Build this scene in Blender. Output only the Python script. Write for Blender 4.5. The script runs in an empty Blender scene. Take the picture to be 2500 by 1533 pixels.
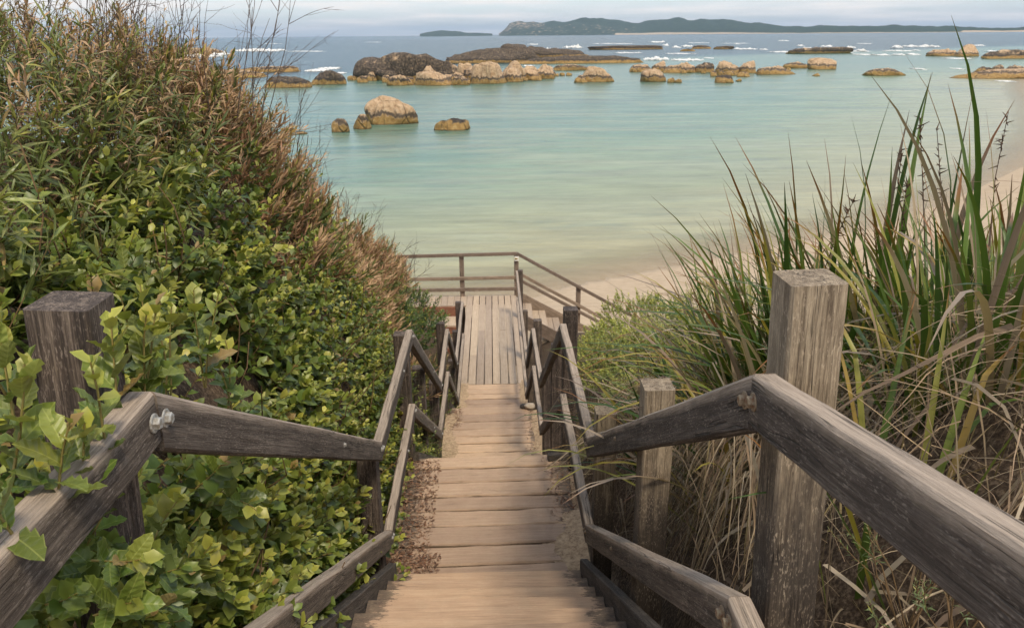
import bpy, bmesh, math, random
import numpy as np
from mathutils import Vector, Matrix, noise as mnoise

scene = bpy.context.scene
COL = scene.collection
RND = random.Random(7)
RNG = np.random.default_rng(11)
SEA = -6.5

# ------------------------------------------------------------------ camera
CAM_H, FOC, YAW, ROLL = 1.6, 1958.0, math.radians(1.3), 0.010
PITCH = math.atan((766.5 - 84.0) / FOC)
_f = Vector((math.sin(YAW) * math.cos(PITCH), math.cos(YAW) * math.cos(PITCH), -math.sin(PITCH)))
_r = Vector((math.cos(YAW), -math.sin(YAW), 0))
_u = _r.cross(_f)
CR = math.cos(ROLL) * _r - math.sin(ROLL) * _u
CU = math.sin(ROLL) * _r + math.cos(ROLL) * _u
CF = _f
CO = Vector((0, 0, CAM_H))
cam = bpy.data.cameras.new('camera')
cam.sensor_width = 36.0
cam.lens = FOC / 2500 * 36.0
cam.clip_start, cam.clip_end = 0.05, 60000
cam.dof.use_dof = True
cam.dof.focus_distance = 2.0
cam.dof.aperture_fstop = 16.0
camo = bpy.data.objects.new('camera', cam)
camo.matrix_world = Matrix(((CR.x, CU.x, -CF.x, CO.x), (CR.y, CU.y, -CF.y, CO.y), (CR.z, CU.z, -CF.z, CO.z), (0, 0, 0, 1)))
COL.objects.link(camo)
scene.camera = camo

# ------------------------------------------------------------------ sky, sun, exposure
SUN_DIR = Vector((0.42, -0.76, 1.3)).normalized()        # towards the sun: behind the camera and to its right
elev = math.asin(SUN_DIR.z)
world = bpy.data.worlds.new('World')
scene.world = world
world.use_nodes = True
wn, wl = world.node_tree.nodes, world.node_tree.links
wn.clear()
wo = wn.new('ShaderNodeOutputWorld')
bg = wn.new('ShaderNodeBackground')
bg.inputs['Strength'].default_value = 0.15
sky = wn.new('ShaderNodeTexSky')
sky.sky_type = 'NISHITA'
sky.sun_disc = False
sky.sun_elevation = elev
sky.sun_rotation = math.atan2(SUN_DIR.x, SUN_DIR.y)
sky.air_density, sky.dust_density, sky.ozone_density = 1.0, 1.5, 1.5
tc = wn.new('ShaderNodeTexCoord')
sep = wn.new('ShaderNodeSeparateXYZ')
wl.new(tc.outputs['Generated'], sep.inputs[0])
# cloud layer: project the direction on a flat ceiling so the clouds flatten towards the horizon
add = wn.new('ShaderNodeMath'); add.operation = 'MAXIMUM'; add.inputs[1].default_value = 0.0
add2 = wn.new('ShaderNodeMath'); add2.operation = 'ADD'; add2.inputs[1].default_value = 0.05
wl.new(sep.outputs['Z'], add.inputs[0]); wl.new(add.outputs[0], add2.inputs[0])
dx = wn.new('ShaderNodeMath'); dx.operation = 'DIVIDE'; wl.new(sep.outputs['X'], dx.inputs[0]); wl.new(add2.outputs[0], dx.inputs[1])
dy = wn.new('ShaderNodeMath'); dy.operation = 'DIVIDE'; wl.new(sep.outputs['Y'], dy.inputs[0]); wl.new(add2.outputs[0], dy.inputs[1])
comb = wn.new('ShaderNodeCombineXYZ'); wl.new(dx.outputs[0], comb.inputs[0]); wl.new(dy.outputs[0], comb.inputs[1])
cn = wn.new('ShaderNodeTexNoise'); cn.inputs['Scale'].default_value = 0.33; cn.inputs['Detail'].default_value = 7; cn.inputs['Roughness'].default_value = 0.55
wl.new(comb.outputs[0], cn.inputs['Vector'])
cr = wn.new('ShaderNodeValToRGB')
cr.color_ramp.elements[0].position, cr.color_ramp.elements[0].color = 0.40, (0, 0, 0, 1)
cr.color_ramp.elements[1].position, cr.color_ramp.elements[1].color = 0.60, (1, 1, 1, 1)
wl.new(cn.outputs['Fac'], cr.inputs[0])
cm = wn.new('ShaderNodeMath'); cm.operation = 'MULTIPLY_ADD'; cm.inputs[1].default_value = 0.45; cm.inputs[2].default_value = 0.5
wl.new(cr.outputs[0], cm.inputs[0])
cc = wn.new('ShaderNodeMixRGB'); cc.inputs[1].default_value = (2.25, 2.6, 3.1, 1); cc.inputs[2].default_value = (3.85, 3.65, 3.5, 1)
wl.new(cr.outputs[0], cc.inputs[0])
mix = wn.new('ShaderNodeMixRGB')
wl.new(cm.outputs[0], mix.inputs[0]); wl.new(sky.outputs[0], mix.inputs[1]); wl.new(cc.outputs[0], mix.inputs[2])
wl.new(mix.outputs[0], bg.inputs[0]); wl.new(bg.outputs[0], wo.inputs[0])

sd = bpy.data.lights.new('sun', 'SUN')
sd.energy, sd.angle, sd.color = 1.6, math.radians(11.0), (1.0, 0.88, 0.70)
so = bpy.data.objects.new('sun', sd)
so.rotation_euler = SUN_DIR.to_track_quat('Z', 'Y').to_euler()
COL.objects.link(so)
scene.view_settings.view_transform = 'Standard'
scene.view_settings.look = 'None'
scene.view_settings.exposure = 0.95
scene.view_settings.gamma = 1.0
scene.view_settings.use_curve_mapping = False
scene.cycles.max_bounces = 4
scene.cycles.diffuse_bounces = 3
scene.cycles.glossy_bounces = 2
scene.cycles.transmission_bounces = 3
scene.cycles.volume_bounces = 0
scene.cycles.transparent_max_bounces = 6
scene.cycles.adaptive_threshold = 0.02
scene.cycles.caustics_reflective = False
scene.cycles.caustics_refractive = False

# ------------------------------------------------------------------ helpers
def ray(px, py):
    return CF + CR * ((px - 1250) / FOC) - CU * ((py - 766.5) / FOC)
def on_z(px, py, z):
    d = ray(px, py); return CO + d * ((z - CO.z) / d.z)
def on_y(px, py, y):
    d = ray(px, py); return CO + d * (y / d.y)
def cdepth(p):
    return (Vector(p) - CO).dot(CF)
def to_px(p):
    v = Vector(p) - CO; z = v.dot(CF)
    return 1250 + FOC * v.dot(CR) / z, 766.5 - FOC * v.dot(CU) / z, z

def thing(name, label, cat, loc=(0, 0, 0), group=None):
    o = bpy.data.objects.new(name, None)
    o.empty_display_size = 0.1
    COL.objects.link(o); o.location = loc
    o['label'] = label; o['category'] = cat
    if group: o['group'] = group
    return o
def tag(o, label, cat, group=None):
    o['label'] = label; o['category'] = cat
    if group: o['group'] = group
    return o
def link(name, me, mat=None, parent=None, loc=None):
    o = bpy.data.objects.new(name, me)
    COL.objects.link(o)
    if mat is not None and len(me.materials) == 0: me.materials.append(mat)
    if parent is not None: o.parent = parent
    if loc is not None: o.location = loc
    return o
def mesh_np(name, verts, faces, smooth=False, attrs=None, uvless=True):
    """verts (n,3); faces (m,k) with k 3 or 4"""
    me = bpy.data.meshes.new(name)
    verts = np.asarray(verts, dtype=np.float32); faces = np.asarray(faces, dtype=np.int32)
    n, m, k = len(verts), len(faces), faces.shape[1]
    me.vertices.add(n); me.vertices.foreach_set('co', verts.ravel())
    me.loops.add(m * k); me.loops.foreach_set('vertex_index', faces.ravel())
    me.polygons.add(m)
    me.polygons.foreach_set('loop_start', np.arange(0, m * k, k, dtype=np.int32))
    me.polygons.foreach_set('loop_total', np.full(m, k, dtype=np.int32))
    if smooth: me.polygons.foreach_set('use_smooth', np.ones(m, dtype=bool))
    for an, dat in (attrs or {}).items():
        dat = np.asarray(dat, dtype=np.float32)
        if dat.ndim == 2:
            a = me.attributes.new(an, 'FLOAT_COLOR', 'POINT')
            c = np.ones((n, 4), dtype=np.float32); c[:, :dat.shape[1]] = dat
            a.data.foreach_set('color', c.ravel())
        else:
            a = me.attributes.new(an, 'FLOAT', 'POINT'); a.data.foreach_set('value', dat)
    me.update(calc_edges=True); me.validate()
    return me

# ------------------------------------------------------------------ node helpers
class NT:
    def __init__(s, name):
        s.m = bpy.data.materials.new(name); s.m.use_nodes = True
        s.n, s.l = s.m.node_tree.nodes, s.m.node_tree.links
        s.n.clear()
        s.out = s.n.new('ShaderNodeOutputMaterial')
        s.b = s.n.new('ShaderNodeBsdfPrincipled')
        s.l.new(s.b.outputs[0], s.out.inputs[0])
    def new(s, t, **kw):
        nd = s.n.new(t)
        for k, v in kw.items(): setattr(nd, k, v)
        return nd
    def put(s, sock, v):
        if hasattr(v, 'is_output'): s.l.new(v, sock)
        else: sock.default_value = v
    def coord(s, kind='Object'):
        return s.new('ShaderNodeTexCoord').outputs[kind]
    def mapping(s, v, scale=(1, 1, 1), loc=(0, 0, 0)):
        nd = s.new('ShaderNodeMapping'); s.l.new(v, nd.inputs[0])
        s.put(nd.inputs['Scale'], scale); s.put(nd.inputs['Location'], loc); return nd.outputs[0]
    def noise(s, v, scale, detail=4, rough=0.5, dist=0.0):
        nd = s.new('ShaderNodeTexNoise'); s.l.new(v, nd.inputs['Vector'])
        nd.inputs['Scale'].default_value = scale; nd.inputs['Detail'].default_value = detail
        nd.inputs['Roughness'].default_value = rough; nd.inputs['Distortion'].default_value = dist
        return nd.outputs['Fac']
    def voro(s, v, scale, feature='F1', rand=1.0):
        nd = s.new('ShaderNodeTexVoronoi', feature=feature); s.l.new(v, nd.inputs['Vector'])
        nd.inputs['Scale'].default_value = scale; nd.inputs['Randomness'].default_value = rand
        return nd.outputs[0]
    def ramp(s, fac, stops):
        nd = s.new('ShaderNodeValToRGB'); s.put(nd.inputs[0], fac)
        e = nd.color_ramp.elements
        while len(e) < len(stops): e.new(0.5)
        for el, (p, c) in zip(e, stops):
            el.position = p
            el.color = (c, c, c, 1) if isinstance(c, (int, float)) else (*c[:3], 1)
        return nd.outputs[0]
    def mix(s, fac, a, b, mode='MIX'):
        nd = s.new('ShaderNodeMixRGB', blend_type=mode); s.put(nd.inputs[0], fac)
        for i, v in ((1, a), (2, b)):
            if isinstance(v, tuple) and len(v) == 3: v = (*v, 1)
            s.put(nd.inputs[i], v)
        return nd.outputs[0]
    def math(s, op, a, b=0.0, c=0.0, clamp=False):
        nd = s.new('ShaderNodeMath', operation=op, use_clamp=clamp)
        s.put(nd.inputs[0], a); s.put(nd.inputs[1], b)
        if op in ('MULTIPLY_ADD',): s.put(nd.inputs[2], c)
        return nd.outputs[0]
    def sep(s, v):
        nd = s.new('ShaderNodeSeparateXYZ'); s.l.new(v, nd.inputs[0]); return nd.outputs
    def comb(s, x, y, z):
        nd = s.new('ShaderNodeCombineXYZ')
        for i, v in enumerate((x, y, z)): s.put(nd.inputs[i], v)
        return nd.outputs[0]
    def bump(s, h, strength=0.3, dist=0.01, normal=None):
        nd = s.new('ShaderNodeBump'); s.put(nd.inputs['Height'], h)
        nd.inputs['Strength'].default_value = strength; nd.inputs['Distance'].default_value = dist
        if normal is not None: s.l.new(normal, nd.inputs['Normal'])
        return nd.outputs[0]
    def attr(s, name, kind='GEOMETRY'):
        nd = s.new('ShaderNodeAttribute', attribute_type=kind, attribute_name=name); return nd.outputs
    def rand(s):
        return s.new('ShaderNodeObjectInfo').outputs['Random']
    def base(s, col, rough=0.7, normal=None, spec=0.3):
        s.put(s.b.inputs['Base Color'], col if not isinstance(col, tuple) or len(col) == 4 else (*col, 1))
        s.put(s.b.inputs['Roughness'], rough)
        s.b.inputs['Specular IOR Level'].default_value = spec
        if normal is not None: s.l.new(normal, s.b.inputs['Normal'])
        return s.m

def wood(name, dark, mid, light, lichen=0.35, bleach=None, stain_x=None, stain_below=None, crack=0.5, sand=0.0, edge=None, soft=False):
    """weathered timber; local X runs along the grain"""
    t = NT(name)
    co = t.coord('Object')
    r = t.rand()
    off = t.comb(t.math('MULTIPLY', r, 37.0), t.math('MULTIPLY', r, 91.0), t.math('MULTIPLY', r, 53.0))
    va = t.new('ShaderNodeVectorMath', operation='ADD'); t.l.new(co, va.inputs[0]); t.l.new(off, va.inputs[1])
    v = va.outputs[0]
    g1 = t.noise(t.mapping(v, (2.2, 60, 60)), 1.0, 5, 0.6, 0.6)
    g2 = t.noise(t.mapping(v, (12, 340, 340)), 1.0, 4, 0.7)
    g3 = t.noise(v, 9.0, 4, 0.6)
    g = t.math('ADD', t.math('MULTIPLY', g1, 0.5), t.math('MULTIPLY', g2, 0.5))
    col = t.ramp(g, [(0.28, dark), (0.50, mid), (0.72, light)] if soft else [(0.38, dark), (0.50, mid), (0.62, light)])
    # large tonal blotches, and each board its own tone
    col = t.mix(t.ramp(g3, [(0.35, 0.0), (0.7, 0.3 if soft else 0.55)]), col, dark)
    tone = t.math('MULTIPLY_ADD', r, 0.42, 0.76)
    col = t.mix(1.0, col, t.comb(tone, tone, t.math('MULTIPLY', tone, t.math('MULTIPLY_ADD', r, -0.08, 1.04))), 'MULTIPLY')
    s = t.sep(co)
    if bleach is not None:      # sun-bleached upper face, worn unevenly
        zz = t.math('ADD', s[2], t.math('MULTIPLY', t.math('SUBTRACT', g3, 0.5), 0.03))
        f = t.ramp(t.math('MULTIPLY_ADD', zz, 1.0, 0.5), [(0.5 + bleach[1] - 0.012, 0.0), (0.5 + bleach[1] + 0.008, 1.0)])
        bcol = t.ramp(g, [(0.36, tuple(c * 0.42 for c in bleach[0])), (0.60, bleach[0])])
        col = t.mix(t.math('MULTIPLY', f, 0.85), col, bcol)
    if stain_below is not None:  # damp algae-black foot of a post (local X is up)
        xx = t.math('ADD', s[0], t.math('MULTIPLY', t.math('SUBTRACT', t.noise(t.mapping(v, (5, 34, 34)), 1.0, 5, 0.75), 0.5), 0.9))
        f = t.ramp(t.math('SUBTRACT', t.attr('top', 'OBJECT')['Fac'], xx), [(0.22, 0.0), (0.52, 1.0)])
        col = t.mix(t.math('MULTIPLY', f, 0.88), col, stain_below[1])
    if stain_x is not None:      # mould and grime towards the ends of the boards (local X across the stairs)
        ax = t.math('ABSOLUTE', s[0])
        ax = t.math('ADD', ax, t.math('MULTIPLY', t.math('SUBTRACT', t.noise(t.mapping(v, (14, 40, 40)), 1.0, 7, 0.8), 0.5), 0.34))
        ax = t.math('ADD', ax, t.math('MULTIPLY', t.math('SUBTRACT', t.noise(v, 3.0, 2), 0.5), 0.22))
        f = t.ramp(ax, [(stain_x, 0.0), (stain_x + 0.03, 0.7), (stain_x + 0.12, 0.9)])
        col = t.mix(f, col, (0.035, 0.032, 0.03))
    if edge is not None:         # dirt packed along the long edges of a board
        e = t.math('DIVIDE', (t.math('ABSOLUTE', s[1]) if edge == 'both' else t.math('MULTIPLY', s[1], -1.0)), t.attr('half', 'OBJECT')['Fac'])
        e = t.math('ADD', e, t.math('MULTIPLY', t.math('SUBTRACT', t.noise(t.mapping(v, (7, 20, 20)), 1.0, 5, 0.75), 0.5), 0.22))
        col = t.mix(t.ramp(e, [(0.90, 0.0), (0.98, 0.35), (1.05, 0.8)] if edge == 'both' else [(0.74, 0.0), (0.90, 0.45), (1.0, 0.85)]), col, (0.11, 0.08, 0.055))
    # pale lichen and grain specks
    if lichen:
        n = t.noise(t.mapping(v, (75, 300, 300)), 1.0, 3, 0.6)
        f = t.math('MULTIPLY', t.ramp(n, [(0.54, 0.0), (0.64, lichen)]), t.ramp(t.noise(v, 16.0, 4, 0.7), [(0.42, 0.15), (0.62, 1.0)]))
        col = t.mix(f, col, tuple(min(1, c * 1.7 + 0.05) for c in light))
    # checks (drying cracks)
    cw = t.noise(t.mapping(v, (1.6, 48, 48)), 1.0, 3, 0.5, 0.3)
    ck = t.ramp(t.math('ABSOLUTE', t.math('SUBTRACT', cw, 0.5)), [(0.0, 1.0), (0.016, 0.0)])
    gate = t.ramp(t.noise(t.mapping(v, (3, 8, 8)), 1.0, 1), [(0.5, 0.0), (0.56, crack)])
    ck = t.math('MULTIPLY', ck, gate)
    if soft: ck = t.math('MULTIPLY', ck, 0.5)
    col = t.mix(ck, col, (0.02, 0.017, 0.014))
    if sand:
        f = t.ramp(t.noise(v, 14, 6, 0.7), [(0.45, 0.0), (0.75, sand)])
        col = t.mix(f, col, (0.42, 0.33, 0.22))
    h = t.math('SUBTRACT', t.math('ADD', g1, t.math('MULTIPLY', g2, 0.7)), t.math('MULTIPLY', ck, 1.6))
    return t.base(col, t.math('MULTIPLY_ADD', g2, 0.25, 0.68), t.bump(h, 0.45 if soft else 0.8, 0.005), 0.25)

M = {}
M['rail'] = wood('rail_timber', (0.045, 0.035, 0.028), (0.105, 0.083, 0.066), (0.215, 0.175, 0.14), 0.45, bleach=((0.50, 0.40, 0.31), 0.033), crack=0.8)
M['post'] = wood('post_timber', (0.11, 0.08, 0.055), (0.31, 0.245, 0.17), (0.52, 0.42, 0.30), 0.3, stain_below=(-0.2, (0.045, 0.036, 0.031)), crack=0.8)
M['post_dark'] = wood('dark_post_timber', (0.030, 0.024, 0.021), (0.085, 0.064, 0.053), (0.25, 0.195, 0.155), 0.5, crack=0.8)
M['tread'] = wood('tread_timber', (0.33, 0.215, 0.14), (0.49, 0.33, 0.215), (0.60, 0.43, 0.295), 0.1, stain_x=0.41, crack=0.5, sand=0.3, edge='back', soft=True)
M['plank'] = wood('landing_timber', (0.33, 0.22, 0.145), (0.49, 0.34, 0.23), (0.61, 0.45, 0.32), 0.1, stain_x=0.45, crack=0.6, sand=0.3, edge='both', soft=True)
M['deck'] = wood('deck_timber', (0.28, 0.21, 0.15), (0.42, 0.325, 0.24), (0.53, 0.43, 0.33), 0.2, crack=0.5, sand=0.25, soft=True)
M['stringer'] = wood('stringer_timber', (0.035, 0.03, 0.027), (0.085, 0.072, 0.062), (0.17, 0.145, 0.12), 0.35, crack=0.6)
M['rust_board'] = wood('reddish_timber', (0.13, 0.055, 0.035), (0.25, 0.105, 0.062), (0.36, 0.18, 0.11), 0.1, crack=0.4)
M['board_grey'] = wood('far_rail_timber', (0.13, 0.095, 0.07), (0.235, 0.175, 0.13), (0.34, 0.26, 0.20), 0.3, crack=0.6)

def metal(name, col, rust):
    t = NT(name); co = t.coord('Object')
    f = t.ramp(t.noise(co, 120, 5, 0.7), [(0.42, 0.0), (0.62, 1.0)])
    c = t.mix(f, col, rust)
    t.base(c, 0.65, t.bump(t.noise(co, 300, 3), 0.5, 0.001), 0.4)
    t.put(t.b.inputs['Metallic'], t.math('MULTIPLY_ADD', f, -0.3, 0.35))
    return t.m
M['bolt'] = metal('galvanised_bolt', (0.42, 0.42, 0.40), (0.22, 0.19, 0.15))
M['bolt_rust'] = metal('rusty_bolt', (0.30, 0.24, 0.16), (0.17, 0.085, 0.045))

# ------------------------------------------------------------------ stair profile
Y_TOP, GO1, RI1 = 1.72, 0.27, 0.16
ZA, ZB, ZD = -1.28, -2.82, -3.97
_prof = [(-6, 0), (1.72, 0), (3.6, ZA), (5.12, ZA), (7.5, ZB), (9.15, ZB), (10.9, ZD), (12.5, ZD - 0.15), (15, ZD - 0.7), (18, ZD - 1.4), (22, -6.05), (25.8, -6.52)]
def S(y):
    if y <= _prof[0][0]: return 0.0
    for (a, za), (b, zb) in zip(_prof, _prof[1:]):
        if y <= b: return za + (zb - za) * (y - a) / (b - a)
    return _prof[-1][1]
_shore = [(-400, 60), (-150, 34), (-60, 26), (-20, 23.6), (-2, 23.4), (1.0, 24.0), (2.0, 24.7), (3.2, 25.3), (4.8, 26.2), (8.1, 28.1), (12.5, 30.6), (18.1, 33.8), (25.2, 40.3), (36.5, 52.1), (48.1, 67.4), (62.1, 89.8), (76.7, 115), (92, 139), (150, 190), (320, 300), (900, 520), (3000, 1200)]
def shore_d(x, y):
    """signed distance to the waterline, positive out at sea"""
    best = 1e9; sgn = 1
    for (ax, ay), (bx, by) in zip(_shore, _shore[1:]):
        ex, ey = bx - ax, by - ay
        t = max(0.0, min(1.0, ((x - ax) * ex + (y - ay) * ey) / (ex * ex + ey * ey)))
        qx, qy = x - ax - t * ex, y - ay - t * ey
        d = qx * qx + qy * qy
        if d < best:
            best = d; sgn = 1 if (ex * qy - ey * qx) > 0 else -1
    return sgn * math.sqrt(best)
def smooth01(t):
    t = max(0.0, min(1.0, t)); return t * t * (3 - 2 * t)
def gL(t, y):     # height of the shrub hull above the stair line, left bank
    return 3.2 * (1 - math.exp(-max(t, 0) / 0.5)) * max(0.22, min(1.0, 0.25 + 0.75 * (y - 1.0) / 2.6)) * (1 - 0.8 * smooth01((y - 12.0) / 6.0)) * (1 - 0.10 * smooth01((y - 4.0) / 2.0))
def gR(t, y):
    return (0.9 + 0.75 * (1 - smooth01((y - 3.4) / 3.2))) * (1 - math.exp(-max(t, 0) / 0.6)) * (1 - 0.5 * smooth01((y - 14) / 6.0))
def ground_z(x, y):
    d = shore_d(x, y)
    if d > 0:
        return SEA - 0.02 - min(2.4, 0.030 * d + 0.0004 * d * d) - 3.8 * smooth01((d - 112) / 50)
    w = smooth01((abs(x + 0.06) - 1.2) / 3.0) if y < 22 else 1.0
    yy = y * (1 - w) + (25.8 + d) * w
    z = S(yy) - 0.16 * (1 - smooth01((yy - 17) / 7)) + 0.0
    if y > 40 or x > 30: z = min(z, SEA - 0.02 + min(2.2, 0.05 * -d))
    n = mnoise.noise(Vector((x * 0.9, y * 0.9, 3.1))) * 0.10 + mnoise.noise(Vector((x * 0.25, y * 0.25, 7.7))) * 0.2 * min(1, max(0, (abs(x) - 0.7)))
    if x < -0.62: z += max(0.0, (0.88 - 0.12 * smooth01((y - 4.5) / 1.5)) * gL(-0.66 - x, y) - 0.14)
    if x > 0.52: z += gR(x - 0.56, y) * 0.9
    if y < 20: z += n * smooth01((abs(x + 0.06) - 0.5) / 0.4) * (1 if x < 0 else 0.7)
    return z

# ------------------------------------------------------------------ ground, seabed, sea
def axis(segs):
    out = []
    for a, b, st in segs:
        n = max(1, int(round((b - a) / st)))
        out += [a + (b - a) * i / n for i in range(n)]
    out.append(segs[-1][1]); return out
gx = axis([(-900, -200, 90), (-200, -40, 20), (-40, -10, 3), (-10, -4.5, 0.5), (-4.5, 4.5, 0.15), (4.5, 14, 0.4), (14, 100, 1.6), (100, 300, 8), (300, 1000, 60)])
gy = axis([(-40, -4, 6), (-4, 0, 0.5), (0, 14, 0.15), (14, 40, 0.4), (40, 150, 1.6), (150, 300, 10), (300, 600, 40), (600, 2000, 200)])
gv, gl = [], []
for y in gy:
    for x in gx:
        z = ground_z(x, y)
        gv.append((x, y, z))
        d = shore_d(x, y) if y > 16 else -10
        gl.append(smooth01((abs(x + 0.05) - 0.45) / 0.35) * (1 - smooth01((y - 14.5) / 4)) if d < 0 else 0.0)
nx = len(gx)
gf = [(j * nx + i, j * nx + i + 1, (j + 1) * nx + i + 1, (j + 1) * nx + i) for j in range(len(gy) - 1) for i in range(nx - 1)]
t = NT('dune_sand'); co = t.coord('Object')
s1 = t.noise(co, 3.0, 6, 0.6); s2 = t.noise(co, 90, 3, 0.7)
sandc = t.mix(t.ramp(s1, [(0.35, 0.0), (0.7, 1.0)]), (0.42, 0.325, 0.225), (0.50, 0.395, 0.28))
sandc = t.mix(t.ramp(s2, [(0.62, 0.0), (0.72, 0.6)]), sandc, (0.26, 0.19, 0.13))
lit = t.noise(t.mapping(co, (1, 1, 1)), 60, 4, 0.7)
litc = t.ramp(lit, [(0.3, (0.03, 0.022, 0.016)), (0.5, (0.085, 0.058, 0.038)), (0.7, (0.22, 0.16, 0.105))])
lf = t.math('ADD', t.attr('litter')['Fac'], t.math('MULTIPLY', t.math('SUBTRACT', s1, 0.55), 0.9))
gcol = t.mix(t.ramp(lf, [(0.35, 0.0), (0.65, 1.0)]), sandc, litc)
M['ground'] = t.base(gcol, 0.95, t.bump(t.math('ADD', s2, lit), 0.5, 0.01), 0.1)
gme = mesh_np('ground', gv, gf, True, {'litter': gl})
g = link('ground', gme, M['ground']); g['kind'] = 'structure'; g['label'] = 'sandy dune slope and beach falling to the sea'

rows, y = [], 18.0
while y < 14000:
    rows.append(y); y *= 1.022 if y < 300 else 1.06
us = [i / 110 for i in range(-110, 111)]
sv, sdp = [], []
for y in rows:
    for u in us:
        x = u * (y + 15) * 1.3
        sv.append((x, y, SEA))
        d = shore_d(x, y) if y < 1500 else 500
        sdp.append(-0.2 if d < -3 else (0.03 * d if d < 0 else (SEA - ground_z(x, y))))
nu = len(us)
sf = [(j * nu + i, j * nu + i + 1, (j + 1) * nu + i + 1, (j + 1) * nu + i) for j in range(len(rows) - 1) for i in range(nu - 1)]
t = NT('sea_water'); co = t.coord('Object')
dep = t.attr('depth')['Fac']
p1 = t.noise(t.mapping(co, (0.045, 0.11, 1)), 1.0, 5, 0.6)
p2 = t.noise(t.mapping(co, (0.012, 0.05, 1), (31, 7, 0)), 1.0, 4, 0.55, 0.5)
dd = t.math('ADD', t.math('MULTIPLY', dep, 0.16), t.math('MULTIPLY', t.math('SUBTRACT', p1, 0.5), t.math('MULTIPLY', t.math('MINIMUM', dep, 1.6), 0.16)))
dd = t.math('ADD', dd, t.math('MULTIPLY', t.math('SUBTRACT', p2, 0.5), t.math('MULTIPLY', t.math('MINIMUM', dep, 3.0), 0.10)))
body = t.ramp(dd, [(0.0, (0.34, 0.265, 0.17)), (0.02, (0.31, 0.28, 0.15)), (0.07, (0.225, 0.25, 0.13)), (0.15, (0.128, 0.215, 0.128)),
                   (0.28, (0.066, 0.165, 0.122)), (0.42, (0.046, 0.138, 0.112)), (0.70, (0.022, 0.070, 0.076)), (1.0, (0.012, 0.046, 0.060))])
weed = t.ramp(t.noise(t.mapping(co, (0.05, 0.14, 1), (5, 9, 2)), 1.0, 6, 0.65), [(0.53, 0.0), (0.66, 0.6)])
weed = t.math('MULTIPLY', weed, t.ramp(dep, [(0.05, 0.0), (0.25, 1.0)]))
body = t.mix(weed, body, (0.045, 0.10, 0.095))
bars = t.noise(t.mapping(co, (0.05, 0.24, 1), (2, 8, 1)), 1.0, 6, 0.62, 1.2)
body = t.mix(t.math('MULTIPLY', t.ramp(bars, [(0.42, 0.0), (0.62, 0.5)]), t.ramp(dd, [(0.01, 0.15), (0.05, 1.0), (0.45, 1.0), (0.65, 0.0)])), body, (0.26, 0.285, 0.18))
fine = t.noise(t.mapping(co, (0.25, 1.1, 1), (4, 1, 0)), 1.0, 5, 0.7)
fm = t.math('MULTIPLY_ADD', fine, 1.2, 0.4)
body = t.mix(1.0, body, t.comb(fm, fm, fm), 'MULTIPLY')
w1 = t.noise(t.mapping(co, (0.5, 1.4, 1)), 1.0, 5, 0.65)
w2 = t.noise(t.mapping(co, (0.06, 0.22, 1)), 1.0, 5, 0.6)
sw = t.math('MULTIPLY', w2, t.ramp(dd, [(0.45, 0.0), (0.8, 1.0)]))
hgt = t.math('ADD', t.math('MULTIPLY', w1, 0.10), t.math('MULTIPLY', sw, 2.2))
cap = t.ramp(t.noise(t.mapping(co, (0.02, 0.12, 1), (3, 4, 5)), 1.0, 6, 0.75), [(0.665, 0.0), (0.70, 0.8)])
cap = t.math('MULTIPLY', cap, t.ramp(dd, [(0.75, 0.0), (0.95, 1.0)]))
body = t.mix(cap, body, (0.7, 0.7, 0.7))
t.base(body, 0.25, t.bump(hgt, 0.7, 0.6), 0.24)
t.b.inputs['IOR'].default_value = 1.33
tr = t.new('ShaderNodeBsdfTransparent'); ms = t.new('ShaderNodeMixShader')
t.l.new(t.ramp(dep, [(0.0, 0.0), (0.16, 1.0)]), ms.inputs[0]); t.l.new(tr.outputs[0], ms.inputs[1]); t.l.new(t.b.outputs[0], ms.inputs[2])
t.l.new(ms.outputs[0], t.out.inputs[0])
M['sea'] = t.m
sea = link('sea', mesh_np('sea', sv, sf, True, {'depth': sdp}), M['sea']); sea['kind'] = 'structure'; sea['label'] = 'shallow turquoise bay opening to dark blue sea'

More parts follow.
